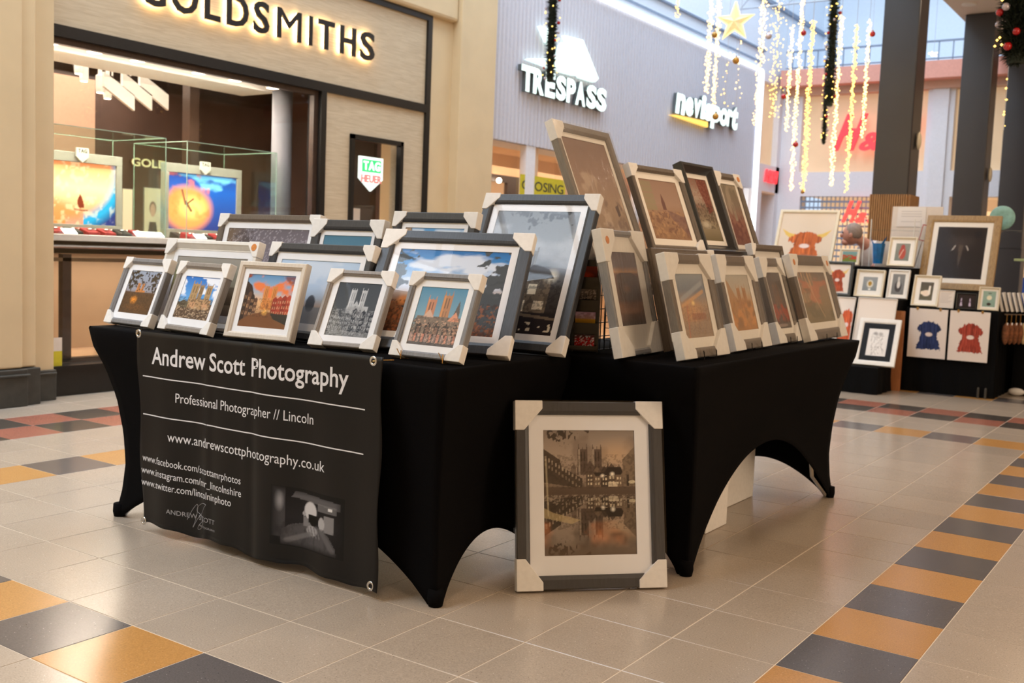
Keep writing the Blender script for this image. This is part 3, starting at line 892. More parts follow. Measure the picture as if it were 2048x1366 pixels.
for (yc, w_, art_, nm, lb) in ((2.43, 0.68, surf, 'surf', 'grey framed backlit picture of a surfer in an orange wave in the left glass case'), (3.53, 0.78, sea, 'sea', 'grey framed backlit picture of an orange cloud over blue sea in the right glass case')):
    t = empty('backlit_picture', (-3.86, yc, 1.09), (0, 0, HALF), lb, 'picture', 'pictures in the glass cases')
    H_ = 0.585
    b_ = MB().box((-w_ / 2, -0.02, 0), (w_ / 2, 0.02, 0.07)).box((-w_ / 2, -0.02, H_ - 0.07), (w_ / 2, 0.02, H_)).box((-w_ / 2, -0.02, 0.07), (-w_ / 2 + 0.05, 0.02, H_ - 0.07)).box((w_ / 2 - 0.05, -0.02, 0.07), (w_ / 2, 0.02, H_ - 0.07))
    b_.build('frame', M['greyframe'], t, bevel=0.003)
    me = art_(3).mesh('print', w_ - 0.1, H_ - 0.14, -0.005, 'paint_lit')
    put('print', me, t, loc=(0, 0, 0.07))
    MB().box((-w_ / 2 + 0.01, 0.0, 0.01), (w_ / 2 - 0.01, 0.018, H_ - 0.01)).build('back', M['greyframe'], t)
    sp = [(-0.05, H_ + 0.035), (0.05, H_ + 0.035), (0.05, H_ - 0.03), (0.0, H_ - 0.07), (-0.05, H_ - 0.03)]
    MB().prism(sp, -0.035, -0.022, 1).build('shield', M['m_white'], t)
    plate_text('TAG', -0.035, -0.036, 0.036, H_ - 0.0, H_ + 0.026, M['ink'], t, bold=0.02, d=0.001, axis=1)
# jewellery cushions, watches and price tickets
rng = random.Random(4)
cush = MB().add([(-0.05, -0.06, 0), (0.05, -0.06, 0), (0.05, 0.06, 0), (-0.05, 0.06, 0), (-0.045, -0.055, 0.018), (0.045, -0.055, 0.018), (0.045, 0.055, 0.05), (-0.045, 0.055, 0.05)],
                [(3, 2, 1, 0), (4, 5, 6, 7), (0, 1, 5, 4), (1, 2, 6, 5), (2, 3, 7, 6), (3, 0, 4, 7)])
for (ys, ye) in ((2.02, 2.88), (3.14, 3.98)):
    k = 0
    for row in range(2):
        y = ys + 0.04; j_ = 0
        while y < ye - 0.05:
            red = (k + row) % 3 != 1
            lb = '%s velvet cushion, %s from the left in the %s row of the %s glass case' % ('red' if red else 'dark', ['first', 'second', 'third', 'fourth', 'fifth', 'sixth', 'seventh'][j_], 'back' if row else 'front', 'left' if ys < 3 else 'right')
            j_ += 1
            t = empty('jewellery_cushion', (-3.57 - row * 0.13, y, 1.087), (0, 0, HALF), lb, 'cushion', 'jewellery cushions in the glass cases')
            put('cushion', cush.mesh('cushion', M['redvelvet' if red else 'blackvelvet']), t, bevel=0.006)
            MB().lathe([(0.016, 0.0), (0.018, 0.004), (0.012, 0.008)], (0, 0, 0.036), 12).build('watch', M['steel'], t)
            y += 0.13; k += 1
for (y, r_) in ((2.06, 1), (2.70, 0), (3.16, 1)):
    w_ = 0.05 if r_ else 0.12
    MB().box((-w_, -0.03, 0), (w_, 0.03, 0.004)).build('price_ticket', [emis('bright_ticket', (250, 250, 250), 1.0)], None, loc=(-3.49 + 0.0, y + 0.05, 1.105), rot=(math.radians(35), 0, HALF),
        label='bright white ticket in a glass case, ' + {2.06: 'below the surfer picture, small', 2.70: 'right of the surfer picture, wide', 3.16: 'below the cloud picture'}[y], cat='ticket')
# track lights and louvre panels hanging in the shop
for k, (u, v) in enumerate(((96, 148), (157, 140), (168, 155), (200, 178), (215, 190), (290, 195))):
    p = at(u, v, 0, -4.9)
    t = empty('track_light', (p.x, p.y, p.z), (0, 0, 0), '%s of six white cylindrical track spotlights, counted from the left, inside the jewellery shop' % ['first', 'second', 'third', 'fourth', 'fifth', 'last'][k], 'light', 'track spotlights inside the jewellery shop')
    MB().lathe([(0.032, -0.03), (0.035, 0.0), (0.035, 0.11), (0.02, 0.12)], seg=14).build('housing', M['m_white'], t)
    MB().lathe([(0.027, -0.034), (0.027, -0.031)], seg=14).build('lamp', M['lamp'], t)
    MB().box((-0.012, -0.012, 0.11), (0.012, 0.012, 3.0 - p.z)).build('stem', M['m_white'], t)
for k, u in enumerate((232, 268, 302)):
    p = at(u, 178, 0, -4.7)
    lb = ('left', 'middle', 'right')[k] + ' one of three slanting white louvre panels hanging inside the jewellery shop'
    MB().add([(0, -0.13, 0.12), (0, 0.16, -0.03), (0, 0.16, -0.16), (0, -0.13, 0.0), (0.03, -0.13, 0.12), (0.03, 0.16, -0.03), (0.03, 0.16, -0.16), (0.03, -0.13, 0.0)],
             [(0, 1, 2, 3), (7, 6, 5, 4), (0, 4, 5, 1), (1, 5, 6, 2), (2, 6, 7, 3), (3, 7, 4, 0)]).box((0.01, -0.05, 0.1), (0.02, -0.04, 3.0 - p.z)).build('louvre_panel', M['m_white'], None, loc=p, label=lb, cat='panel')
# yellow notice low at the left end of the window
nt_ = empty('floor_notice', (-3.335, 1.90, 0.205), (0, 0, HALF), 'small yellow and white notice at the bottom left corner of the jewellery window', 'notice')
MB().box((-0.045, -0.004, 0.0), (0.06, 0.0, 0.10)).build('yellow_band', M['yellow'], nt_)
MB().box((-0.045, -0.004, 0.10), (0.06, 0.0, 0.19)).build('white_band', M['paper'], nt_)

# ------------------------------------------------------------------ sports shop front, y 6.63 .. 13.95
clad = MB()
y = 6.63; pitch = 0.074
prof = [(-3.36, 2.24), (-3.36, 4.09)]
while y < 13.93:
    clad.box((-3.36, y, 2.25), (-3.318, y + pitch, 4.09))
    clad.add([(-3.318, y + 0.018, 2.24), (-3.300, y + 0.028, 2.24), (-3.300, y + 0.052, 2.24), (-3.318, y + 0.062, 2.24), (-3.318, y + 0.018, 4.09), (-3.300, y + 0.028, 4.09), (-3.300, y + 0.052, 4.09), (-3.318, y + 0.062, 4.09)],
             [(0, 4, 5, 1), (1, 5, 6, 2), (2, 6, 7, 3), (0, 1, 2, 3), (7, 6, 5, 4)])
    y += pitch
wl2 = struct('wall_left', MB().box((-3.75, 6.63, 2.24), (-3.37, 13.95, 4.12)), M['clad'])
clad.build('ribbed_cladding', M['clad'], wl2, recalc=False, kind='stuff')
struct('upper_wall', MB().box((-3.9, 6.63, 4.12), (-3.36, 17.0, 6.5)), M['blue_wall'], wl2)
struct('cornice', MB().box((-3.36, 6.63, 4.24), (-3.33, 14.1, 4.262)).box((-3.36, 6.63, 4.43), (-3.32, 14.2, 4.455)), M['rail'], wl2)
struct('upper_coping', MB().box((-3.36, 6.63, 5.2), (-3.30, 17.0, 5.26)), M['rail'], wl2)
MB().box((-3.299, 6.65, 4.075), (-3.262, 13.97, 4.115)).build('light_strip', M['led'], None, label='long white glowing strip along the top edge of the ribbed grey wall', cat='light')
MB().box((-3.299, 13.90, 0.02), (-3.255, 14.0, 4.07)).build('light_strip', M['led'], None, label='upright white glowing strip at the far end of the ribbed grey wall', cat='light')

ts = empty('shop_name_sign', (-3.3, 8.0, 2.8), (0, 0, 0), 'white lit tent logo and letters TRESPASS on the ribbed grey wall', 'sign')
plS = lambda a, b, d: (0.02 + d, a - 8.0, b - 2.8)
SM = [M['sign_white'], M['sign_side']]
edges = [1042, 1056, 1081, 1102, 1124, 1145, 1163, 1184]
bot = [178, 187, 194, 196, 203, 208, 214, 219]
wid = [26, 22, 20, 20, 18, 20, 20, 20]
lx = [1031, 1055, 1079, 1101, 1122, 1140, 1162, 1182]
for ch, u, w_, bt in zip('TRESPASS', lx, wid, bot):
    p0 = at(u, bt, 0, -3.3); p1 = at(u + w_, bt, 0, -3.3)
    put('letter', letter_mesh('letter', ch, plS, 0.05, SM, 0.048, (p0.y, p1.y, 2.785, 3.055)), ts)
def shape_px(pts, off, d0, d1):
    P = [at(u, v, 0, -3.3) for u, v in pts]
    return MB().prism([(p.y - off[1], p.z - off[2]) for p in P], d0, d1, 0)
Lo = (-3.3, 8.0, 2.8)
for pts in ([(1120, 72), (1156, 81), (1187, 158), (1180, 165), (1151, 156)], [(1117, 86), (1120, 88), (1145, 150), (1140, 152), (1096, 140), (1098, 118)],
            [(1071, 53), (1094, 60), (1101, 78), (1098, 100), (1086, 86)], [(1044, 119), (1050, 118), (1098, 118), (1096, 140), (1084, 134)]):
    shape_px(pts, Lo, 0.02, 0.07).build('logo_panel', M['sign_white'], ts)
ns = empty('shop_name_sign', (-3.3, 12.0, 3.1), (0, 0, 0), 'white lit italic letters nevisport with a yellow stroke under them', 'sign')
Lo = (-3.3, 12.0, 3.1)
plN = lambda a, b, d: (0.02 + d, a - 12.0, b - 3.1)
lx = [(1341, 1361, 187, 226), (1360, 1377, 194, 230), (1376, 1392, 198, 234), (1391, 1401, 190, 237), (1399, 1415, 207, 240), (1411, 1431, 211, 256), (1429, 1446, 216, 250), (1444, 1455, 219, 252), (1452, 1466, 212, 258)]
for ch, (u0, u1, v0, v1) in zip('nevisport', lx):
    p0 = at(u0, v1, 0, -3.3); p1 = at(u1, v1, 0, -3.3); p2 = at((u0 + u1) / 2, v0, 0, -3.3)
    put('letter', letter_mesh('letter', ch, plN, 0.05, SM, 0.05, (p0.y, p1.y - 0.02, p0.z, p2.z), 0.12), ns)
shape_px([(1333, 230), (1345, 230), (1408, 244), (1408, 255)], Lo, 0.02, 0.06).build('yellow_stroke', M['sign_yellow'], ns)

# sports shop window and interior
w2 = struct('window_2', MB().box((-3.352, 6.63, 0.05), (-3.348, 13.93, 2.24)), M['shopglass'])
struct('window_post', MB().box((-3.40, 7.42, 0.0), (-3.32, 7.60, 2.24)), M['white_wall'], w2)
struct('window_post', MB().box((-3.40, 7.66, 0.0), (-3.36, 7.72, 2.24)), M['peach'], w2)
struct('window_post', MB().box((-3.40, 10.0, 0.0), (-3.32, 10.1, 2.24)), M['white_wall'], w2)
struct('window_post', MB().box((-3.40, 13.2, 0.0), (-3.32, 13.3, 2.24)), M['blacktrim'], w2)
sw = struct('wall_left', MB().box((-6.6, 6.6, 0), (-6.5, 14.2, 2.6)), M['peach_glow'])
struct('ceiling', MB().box((-6.6, 6.6, 2.3), (-3.4, 14.2, 2.34)), M['peach'])
struct('floor', MB().box((-6.6, 6.5, -0.05), (-3.36, 14.2, -0.001)), M['shopfloor'])
struct('end_wall', MB().box((-6.6, 14.1, 0), (-3.62, 14.2, 2.3)).box((-6.6, 6.56, 0), (-3.5, 6.6, 2.3)), M['peach'], sw)
p0, p1 = at(976, 346, 0, -4.6), at(1052, 360, 0, -4.6)
struct('doorway', MB().box((-4.65, p0.y - 0.6, p0.z - 0.09), (-4.6, p1.y, p0.z)).box((-4.65, p1.y - 0.42, 0), (-4.6, p1.y, p0.z - 0.09)), M['brownmetal'], sw)
struct('header', MB().box((-4.66, 6.6, p0.z), (-4.6, 11.0, 2.3)), M['peach'], sw)
q = at(998, 361, 0, -4.55)
MB().ball(q, 0.035, 12, 8).build('round_lamp', M['lamp'], None, smooth=True, label='small round glowing lamp inside the sports shop doorway', cat='light')
# yellow posters
yp = empty('window_poster', (-3.33, 7.82, 1.45), (0, 0, 0), 'yellow poster with the word CLOSING on the sports shop window', 'poster')
MB().box((0.0, -0.49, 0.0), (0.006, 0.44, 0.475)).build('sheet', M['yellow'], yp)
plate_text('CLOSING', 0.006, -0.46, 0.40, 0.315, 0.415, M['ink'], yp, bold=0.01, d=0.001)
yp = empty('window_poster', (-3.33, 6.66, 1.35), (0, 0, 0), 'narrow visible strip of yellow poster beside the cream pilaster', 'poster')
MB().box((0.0, -0.02, 0.0), (0.006, 0.06, 0.60)).build('sheet', M['yellow'], yp)
MB().box((0.0065, -0.02, 0.36), (0.007, 0.005, 0.5)).box((0.0065, -0.02, 0.1), (0.007, 0.01, 0.22)).build('lettering', M['ink'], yp)

# ------------------------------------------------------------------ side wall beyond the strip and far wall (y = 15.2)
YF = 15.2
wl3 = struct('wall_left', MB().box((-3.6, 14.03, 2.24), (-3.36, 15.2, 2.68)).box((-3.6, 14.03, 4.0), (-3.36, 15.2, 4.12)).box((-3.6, 14.03, 0), (-3.36, 14.45, 2.24)).box((-3.6, 14.03, 2.68), (-3.36, 14.3, 4.0)).box((-3.6, 15.05, 0), (-3.36, 15.2, 4.0)), M['white_wall'])
struct('window_3', MB().box((-3.47, 14.3, 2.68), (-3.46, 15.05, 4.0)), M['peach_glow'])
struct('alcove', MB().box((-4.2, 14.45, 0), (-4.15, 15.05, 2.24)).box((-4.2, 15.05, 0), (-3.6, 15.1, 2.24)), M['peach'], wl3)
struct('alcove_ceiling', MB().box((-4.2, 14.45, 2.211), (-3.36, 15.05, 2.24)), M['peach'], wl3)
q = at(1541, 396, 0, -3.8)
MB().lathe([(0.05, 0), (0.05, 0.01)], (q.x, q.y, 2.202), 14).build('downlight', M['lamp'], None, label='small bright downlight in the alcove left of the bull painting', cat='light')
rs = empty('sign_reflection_letters', (-3.35, 14.8, 2.38), (0, 0, 0), 'small pinkish red letters imitating an H and M sign reflection on the side wall', 'sign')  # solid letters model the red sign's reflection in the side glass
for ch, bx in zip('M&H', row_boxes('M&H', 14.5, 15.02, 2.40, 2.6, 0.03)):
    me = letter_mesh('letter', ch, lambda a, b, d: (0.0 + d, a - 14.8, b - 2.38), 0.03, [M['red_sign'], M['red_sign']], 0.04, bx, 0.25)
    put('letter', me, rs)
MB().ball((-3.62, 14.62, 1.94), 0.07, 10, 8, sc=(0.4, 1, 1.9)).build('red_lamp', M['red_sign'], None, smooth=True, label='oval red glow in the alcove left of the bull painting', cat='light')

wb_ = struct('wall_back', MB().box((-3.4, YF, 2.2), (9.0, YF + 0.3, 2.6)).box((-3.4, YF, 2.6), (-3.02, YF + 0.3, 3.98)), M['white_wall'])
struct('upper_wall', MB().box((-3.6, 17.0, 4.2), (9.0, 17.1, 6.5)), M['blue_wall'], wb_)
struct('balcony_floor', MB().box((-3.6, YF, 4.22), (9.0, 17.0, 4.3)), M['white_wall'], wb_)
struct('pink_fascia', MB().box((-3.3, YF - 0.35, 3.98), (9.0, YF + 0.3, 4.24)), M['pink_wall'], wb_)
struct('lower_fascia', MB().box((-3.3, YF - 0.1, 3.86), (9.0, YF + 0.3, 3.98)), M['pinkwall'], wb_)
xs_ = [(-3.02, -1.02), (-0.62, 0.62), (1.2, 2.6)]
for k, (a, b_) in enumerate(xs_):
    struct('window_%d' % (4 + k), MB().box((a, YF + 0.12, 2.6), (b_, YF + 0.14, 3.86)), M['peach_glow'])
for (a, b_) in ((-1.02, -0.62), (0.62, 1.2), (2.6, 9.0)):
    struct('pier', MB().box((a, YF, 2.6), (b_, YF + 0.3, 3.86)).box((a + 0.08, YF - 0.05, 0), (b_ - 0.08, YF, 3.86)), M['white_wall'], wb_)
struct('pier', MB().box((-3.4, YF, 0), (-2.97, YF + 0.3, 2.2)).box((-1.1, YF, 0), (-0.6, YF + 0.3, 2.2)).box((0.8, YF, 0), (1.3, YF + 0.3, 2.2)).box((3.5, YF, 0), (9.0, YF + 0.3, 2.2)), M['white_wall'], wb_)
struct('shop_back', MB().box((-3.4, 17.6, 0), (9.0, 17.7, 2.6)).box((-3.4, YF + 0.3, 2.3), (9.0, 17.7, 2.34)), M['peach_glow'], wb_)
gr = MB()
for k in range(26):
    gr.box((-2.97 + k * 0.072, YF + 0.05, 0.02), (-2.955 + k * 0.072, YF + 0.06, 2.2))
for k in range(22):
    gr.box((-2.97, YF + 0.045, 0.1 + k * 0.1), (-1.1, YF + 0.065, 0.13 + k * 0.1))
gr.build('security_grille', M['rail'], wb_, recalc=False, kind='stuff')
rl = MB(); rl.box((-3.3, 15.05, 4.56), (9.0, 15.09, 4.585)).box((-3.3, 15.05, 4.30), (9.0, 15.09, 4.315))
for k in range(60): rl.box((-3.2 + k * 0.21, 15.06, 4.24), (-3.185 + k * 0.21, 15.08, 4.58))
rl.build('railing', M['rail'], None, label='thin grey railing on top of the far pink fascia', cat='railing')
for (boxx, z0, z1, mm, lb) in (((-2.44, -1.30), 2.95, 3.52, 'red_sign', 'large red slanting H&M letters high on the far wall'), ((-2.22, -1.62), 1.78, 2.12, 'red_sign2', 'smaller bright red H&M letters in front of the lattice shutter')):
    t = empty('shop_name_sign', (boxx[0], YF - 0.05, z0), (0, 0, 0), lb, 'sign')
    for ch, bx in zip('H&M', row_boxes('H&M', boxx[0], boxx[1], z0, z1, 0.02, 0.1)):
        if ch == '&': bx = (bx[0] + 0.06 * (bx[1] - bx[0]), bx[1], bx[2], bx[2] + (bx[3] - bx[2]) * 0.5)
        me = letter_mesh('letter', ch, lambda a, b, d: (a - boxx[0], -d, b - z0), 0.06, [M[mm], M[mm]], 0.03, bx, 0.35)
        put('letter', me, t)

# ------------------------------------------------------------------ soffit, right wall, wall behind the camera, columns, roof
sf = struct('ceiling', MB().box((0.02, -6.2, 4.25), (9.0, YF - 0.4, 4.5)), M['soffit'])
struct('wall_right', MB().box((9.0, -6.2, 0), (9.1, 17.7, 4.5)), M['cream_wall'])
struct('wall_front', MB().box((-3.9, -6.3, 0), (9.1, -6.2, 6.0)), M['cream_wall'])
dls = [at(1938, 8, 2, 4.25)] + [Vector((1.8, yy, 4.25)) for yy in (-1.2, 2.4, 6.0, 9.8)] + [Vector((5.0, yy, 4.25)) for yy in (-3.5, 0.5, 4.5, 9.0)]
for k, p in enumerate(dls):
    t = empty('ceiling_downlight', (p.x, p.y, 4.25), (0, 0, 0), 'round recessed downlight in the pale soffit beside the second dark column' if k == 0 else 'round recessed downlight in the pale soffit outside the view', 'light', None if k == 0 else 'downlights outside the view')
    MB().lathe([(0.085, -0.012), (0.085, -0.001), (0.07, -0.001)], seg=20).build('rim', M['m_white'], t)
    MB().lathe([(0.068, -0.010), (0.068, -0.003)], seg=20).build('lamp', M['lamp'], t)
def column(x, y, slat, lb):
    w = 0.36
    t = empty('square_column', (x + w / 2, y + w / 2, 0), (0, 0, 0), lb, 'column')
    MB().box((-w / 2, -w / 2, 1.4), (w / 2, w / 2, 4.245)).build('shaft', M['column'], t, bevel=0.012)
    MB().box((-w / 2 - 0.005, -w / 2 - 0.005, 0.0), (w / 2 + 0.005, w / 2 + 0.005, 1.4)).build('base', M['column'], t)
    if slat:
        b_ = MB().box((-w / 2 - 0.012, -w / 2 - 0.012, 0.05), (w / 2 + 0.012, w / 2 + 0.012, 1.80))
        n = 17
        for k in range(n):
            a = -w / 2 - 0.01 + (w + 0.02) * (k + 0.5) / n
            b_.box((a - 0.007, -w / 2 - 0.032, 0.05), (a + 0.007, -w / 2 - 0.01, 1.82)).box((w / 2 + 0.01, a - 0.007, 0.05), (w / 2 + 0.032, a + 0.007, 1.82))
        b_.build('oak_slats', M['slatwood'], t, kind='stuff')
    return t
column(-0.05, 9.0, True, 'nearest dark square column, clad with oak slats at its foot')
column(0.11, 12.0, False, 'second dark square column, meeting the pale soffit behind the gold framed painting')
column(0.25, 14.3, False, 'farthest dark square column, at the right edge of the view under the garland')
for (x, y, z, lb) in ((0.335, 9.2, 2.38, 'nearest'), (0.50, 12.2, 2.28, 'second')):
    MB().ball((0, 0, 0), 0.055, 14, 10, sc=(0.45, 1, 1.7)).build('wall_fitting', M['m_ivory'], None, smooth=True, loc=(x, y, z), label='oval ivory fitting on the right side of the %s dark column' % lb, cat='fitting')
# glazed roof trusses
for (yy, lb) in ((10.0, 'nearer white steel lattice truss under the glazed roof'), (13.0, 'farther white steel lattice truss under the glazed roof')):
    tr = empty('roof_truss', (-1.6, yy, 5.4), (0, 0, 0), lb, 'truss')
    xs2 = [-1.7 + k * 0.37 for k in range(10)]
    MB().tube([(xs2[0], 0, -0.15), (xs2[-1], 0, -0.15)], 0.014, 5).build('chord', M['truss'], tr, recalc=False)
    MB().tube([(xs2[0], 0, -0.55), (xs2[-1], 0, -0.55)], 0.014, 5).build('chord', M['truss'], tr, recalc=False)
    MB().tube([(x, 0, -0.15 if k % 2 else -0.55) for k, x in enumerate(xs2)], 0.010, 5).build('lacing', M['truss'], tr, recalc=False)
b_ = MB()
for k in range(14): b_.box((-3.4, -4 + k * 1.5, 6.5), (0.3, -3.95 + k * 1.5, 6.58))
for k in range(5): b_.box((-3.3 + k * 0.85, -5, 6.5), (-3.26 + k * 0.85, 17, 6.56))
rf = struct('ceiling', b_, M['truss'])
struct('roof_edge', MB().box((0.02, -6.2, 4.5), (0.12, 15.0, 6.5)), M['blue_wall'], sf)

# ------------------------------------------------------------------ trestle tables under fitted stretch covers
ZT = 0.735
PROF = ([0, .1, .22, .37, .55, .71, .85, 1.0], [0, .12, .47, .76, .94, 1.0, .92, .74])


def stretch_table(x0, x1, y0, y1, ix0, ix1, iy, hx, hy, label):
    """ix0, ix1: how far the cover pulls in at the two ends; hx / hy: arch heights of the sides running along x / along y"""
    cx, cy = (x0 + x1) / 2, (y0 + y1) / 2
    t = empty('trestle_table', (cx, cy, 0), (0, 0, 0), label, 'table', 'cloth covered trestle tables')
    corners = [(x0, y0, ix0, iy), (x1, y0, -ix1, iy), (x1, y1, -ix1, -iy), (x0, y1, ix0, -iy)]
    b_ = MB(); NS, NT = 48, 22
    rows_top = []
    for side in range(4):
        A = corners[side]; B = corners[(side + 1) % 4]
        H = hx if side % 2 == 0 else hy
        nx, ny = [(0, 1), (-1, 0), (0, -1), (1, 0)][side]
        e = 0.05 / math.hypot(B[0] - A[0], B[1] - A[1])
        vs_ = []
        for i in range(NS + 1):
            s = i / NS
            q = min(1, max(0, (s - e) / (1 - 2 * e)))
            zh = H * math.sin(math.pi * q) ** 0.72 + 0.002
            for j in range(NT + 1):
                tt = j / NT
                if j == 0: z = ZT; g = 0.0
                else:
                    z = ZT - 0.008 - (tt - 1.0 / NT) / (1 - 1.0 / NT) * (ZT - 0.008 - zh)
                    g = float(np.interp(1 - z / ZT, PROF[0], PROF[1]))
                ax_, ay_ = A[0] + A[2] * g, A[1] + A[3] * g
                bx_, by_ = B[0] + B[2] * g, B[1] + B[3] * g
                bulge = 0.045 * math.sin(math.pi * s) * math.sin(math.pi * min(1, tt * 0.8)) * (0.5 if side % 2 == 0 else 1)
                edge = 0.008 if j == 0 else 0.0
                vs_.append((ax_ + (bx_ - ax_) * s + nx * (bulge + edge) - cx, ay_ + (by_ - ay_) * s + ny * (bulge + edge) - cy, z))
        fs = [(i * (NT + 1) + j, i * (NT + 1) + j + 1, (i + 1) * (NT + 1) + j + 1, (i + 1) * (NT + 1) + j) for i in range(NS) for j in range(NT)]
        b_.add(vs_, fs)
    d = 0.008
    b_.add([(x0 + d - cx, y0 + d - cy, ZT), (x1 - d - cx, y0 + d - cy, ZT), (x1 - d - cx, y1 - d - cy, ZT), (x0 + d - cx, y1 - d - cy, ZT)], [(0, 1, 2, 3)])
    me = b_.mesh('fitted_cover', M['spandex'], True)
    bm = bmesh.new(); bm.from_mesh(me); bmesh.ops.remove_doubles(bm, verts=bm.verts, dist=0.002); bmesh.ops.recalc_face_normals(bm, faces=bm.faces); bm.to_mesh(me); bm.free()
    o = put('fitted_cover', me, t, label='black stretch fabric cover with arched hem')
    md = o.modifiers.new('solid', 'SOLIDIFY'); md.thickness = 0.002; md.offset = -1
    MB().box((x0 + 0.02 - cx, y0 + 0.02 - cy, ZT - 0.04), (x1 - 0.02 - cx, y1 - 0.02 - cy, ZT - 0.006)).build('tabletop', M['m_white'], t)
    for c in corners:
        fx, fy = c[0] + c[2] * 0.74, c[1] + c[3] * 0.74
        sx = 1 if c[2] > 0 else -1; sy = 1 if c[3] > 0 else -1
        MB().tube([(fx + sx * 0.018 - cx, fy + sy * 0.018 - cy, 0.003), (fx + sx * 0.075 - cx, fy + sy * 0.075 - cy, 0.10), (fx + sx * 0.14 - cx, fy + sy * 0.12 - cy, ZT - 0.04)], 0.013, 8).build('leg', M['steel'], t)
        MB().lathe([(0.022, 0.0), (0.026, 0.02), (0.024, 0.05)], (fx + sx * 0.012 - cx, fy + sy * 0.012 - cy, 0.001), 12).build('foot_pocket', M['spandex'], t, smooth=True)
    return t


stretch_table(-0.56, 1.20, 0.325, 1.035, 0.17, 0.05, 0.05, 0.25, 0.17, 'front trestle table in a black stretch cover with the banner on its long side')
stretch_table(0.90, 1.665, 1.045, 2.87, 0.09, 0.06, 0.16, 0.15, 0.36, 'right hand trestle table in a black stretch cover, its arched long side facing right')
for (a, b_, lb) in (((1.33, 1.72, 0.0), (1.44, 1.93, 0.20), 'nearer of two white boxes on the floor under the right hand table'), ((1.22, 2.18, 0.0), (1.33, 2.50, 0.30), 'farther and taller of two white boxes under the right hand table')):
    c = ((a[0] + b_[0]) / 2, (a[1] + b_[1]) / 2, 0)
    bb = rel(MB().box((a[0], a[1], 0.001), b_), c).box((a[0] - c[0] - 0.003, a[1] - c[1] - 0.003, b_[2] - 0.03), (b_[0] - c[0] + 0.003, b_[1] - c[1] + 0.003, b_[2] + 0.002))
    bb.build('storage_box', M['card_white'], None, bevel=0.003, loc=c, label=lb, cat='box')

# ------------------------------------------------------------------ banner
BY = 0.302


def bx_edge(a, z):
    k = z / 0.75
    l = -0.17 + (-0.22 + 0.17) * k; r = 0.99 + (0.98 - 0.99) * k
    return l + (r - l) * a


def bwave(x, z):
    a = (x + 0.2) / 1.19
    amp = 0.003 + 0.009 * max(0, 1 - z / 0.75)
    return amp * (math.sin(2 * math.pi * (a * 2.2 + 0.1)) + 0.6 * math.sin(2 * math.pi * (a * 4.6 + 0.55))) + 0.006 * math.exp(-((a - 0.30 - 0.02 * z) / 0.018) ** 2) * (1.2 - z) - 0.005 * math.exp(-((a - 0.52 + 0.03 * z) / 0.02) ** 2)


bo = (0.38, BY, 0.0)
ban = empty('vinyl_banner', bo, (0, 0, 0), 'black vinyl banner printed with white lettering, hung on the front of the left table', 'banner')
b_ = MB(); NX, NZ = 110, 40
for i in range(NX + 1):
    for j in range(NZ + 1):
        a = i / NX; zt = 0.742 + 0.010 * a; zb = 0.036 - 0.014 * a + 0.005 * math.sin(a * 21) + 0.003 * math.sin(a * 47)
        z = zb + (zt - zb) * j / NZ
        x = bx_edge(a, z) + (0.006 * math.sin(z * 17) if i in (0, NX) else 0)
        b_.v.append((x - bo[0], -bwave(x, z), z))
b_.f = [(i * (NZ + 1) + j, (i + 1) * (NZ + 1) + j, (i + 1) * (NZ + 1) + j + 1, i * (NZ + 1) + j + 1) for i in range(NX) for j in range(NZ)]
b_.mi = [0] * len(b_.f)
o = b_.build('sheet', M['vinyl'], ban, smooth=True, recalc=False)
md = o.modifiers.new('solid', 'SOLIDIFY'); md.thickness = 0.001; md.offset = 1


def on_banner(x, z, d=0.0012): return (x - bo[0], -bwave(x, z) - d, z)


def banner_line(text, L, R, h, m, bold=0.0, name='printed_line', ref='k'):
    V, F = text_geo(text, bold, 3)
    A = at(L[0], L[1], 1, BY); B = at(R[0], R[1], 1, BY); dz = at(L[0], L[1] - h, 1, BY).z - A.z
    xs = [v[0] for v in V]; x0, x1 = min(xs), max(xs)
    rv, _ = text_geo(ref, bold); rh = max(v[1] for v in rv)
    P = []
    for v in V:
        k = (v[0] - x0) / (x1 - x0)
        x = A.x + (B.x - A.x) * k; z = A.z + (B.z - A.z) * k + v[1] / rh * dz
        P.append(on_banner(x, z))
    mb = MB(); mb.v = P; mb.f = F; mb.mi = [0] * len(F)
    return mb.build(name, m, ban, recalc=False)


banner_line('Andrew Scott Photography', (305, 727), (697, 777), 34, M['print_white'], 0.014, ref='A')
banner_line('Professional Photographer // Lincoln', (353, 805), (624, 850), 18.5, M['print_white'], 0.0, ref='P')
banner_line('www.andrewscottphotography.co.uk', (339, 882), (648, 945), 18.5, M['print_white'], 0.0)
banner_line('www.facebook.com/scottamrphotos', (287, 920), (482, 969), 13.5, M['print_white'], 0.0)
banner_line('www.instagram.com/mr_lincolnshire', (285, 944), (483, 994.5), 13.5, M['print_white'], 0.0)
banner_line('www.twitter.com/lincolninphoto', (285, 968), (463, 1013), 13.5, M['print_white'], 0.0)
banner_line('ANDREW SCOTT', (338, 1025.5), (428, 1051), 9, M['print_grey'], 0.0, ref='A')
banner_line('PHOTOGRAPHY', (391, 1054), (429, 1065.5), 4, M['print_grey'], 0.0, ref='A')
for (L, R) in (((287, 751), (731, 819.5)), ((288, 827), (728, 908.5))):
    A = at(L[0], L[1], 1, BY); B = at(R[0], R[1], 1, BY); mb = MB(); n = 90
    for i in range(n + 1):
        x = A.x + (B.x - A.x) * i / n; z = A.z + (B.z - A.z) * i / n
        mb.v += [on_banner(x, z - 0.002), on_banner(x, z + 0.002)]
    mb.f = [(2 * i, 2 * i + 2, 2 * i + 3, 2 * i + 1) for i in range(n)]; mb.mi = [0] * n
    mb.build('printed_rule', M['print_white'], ban, recalc=False)
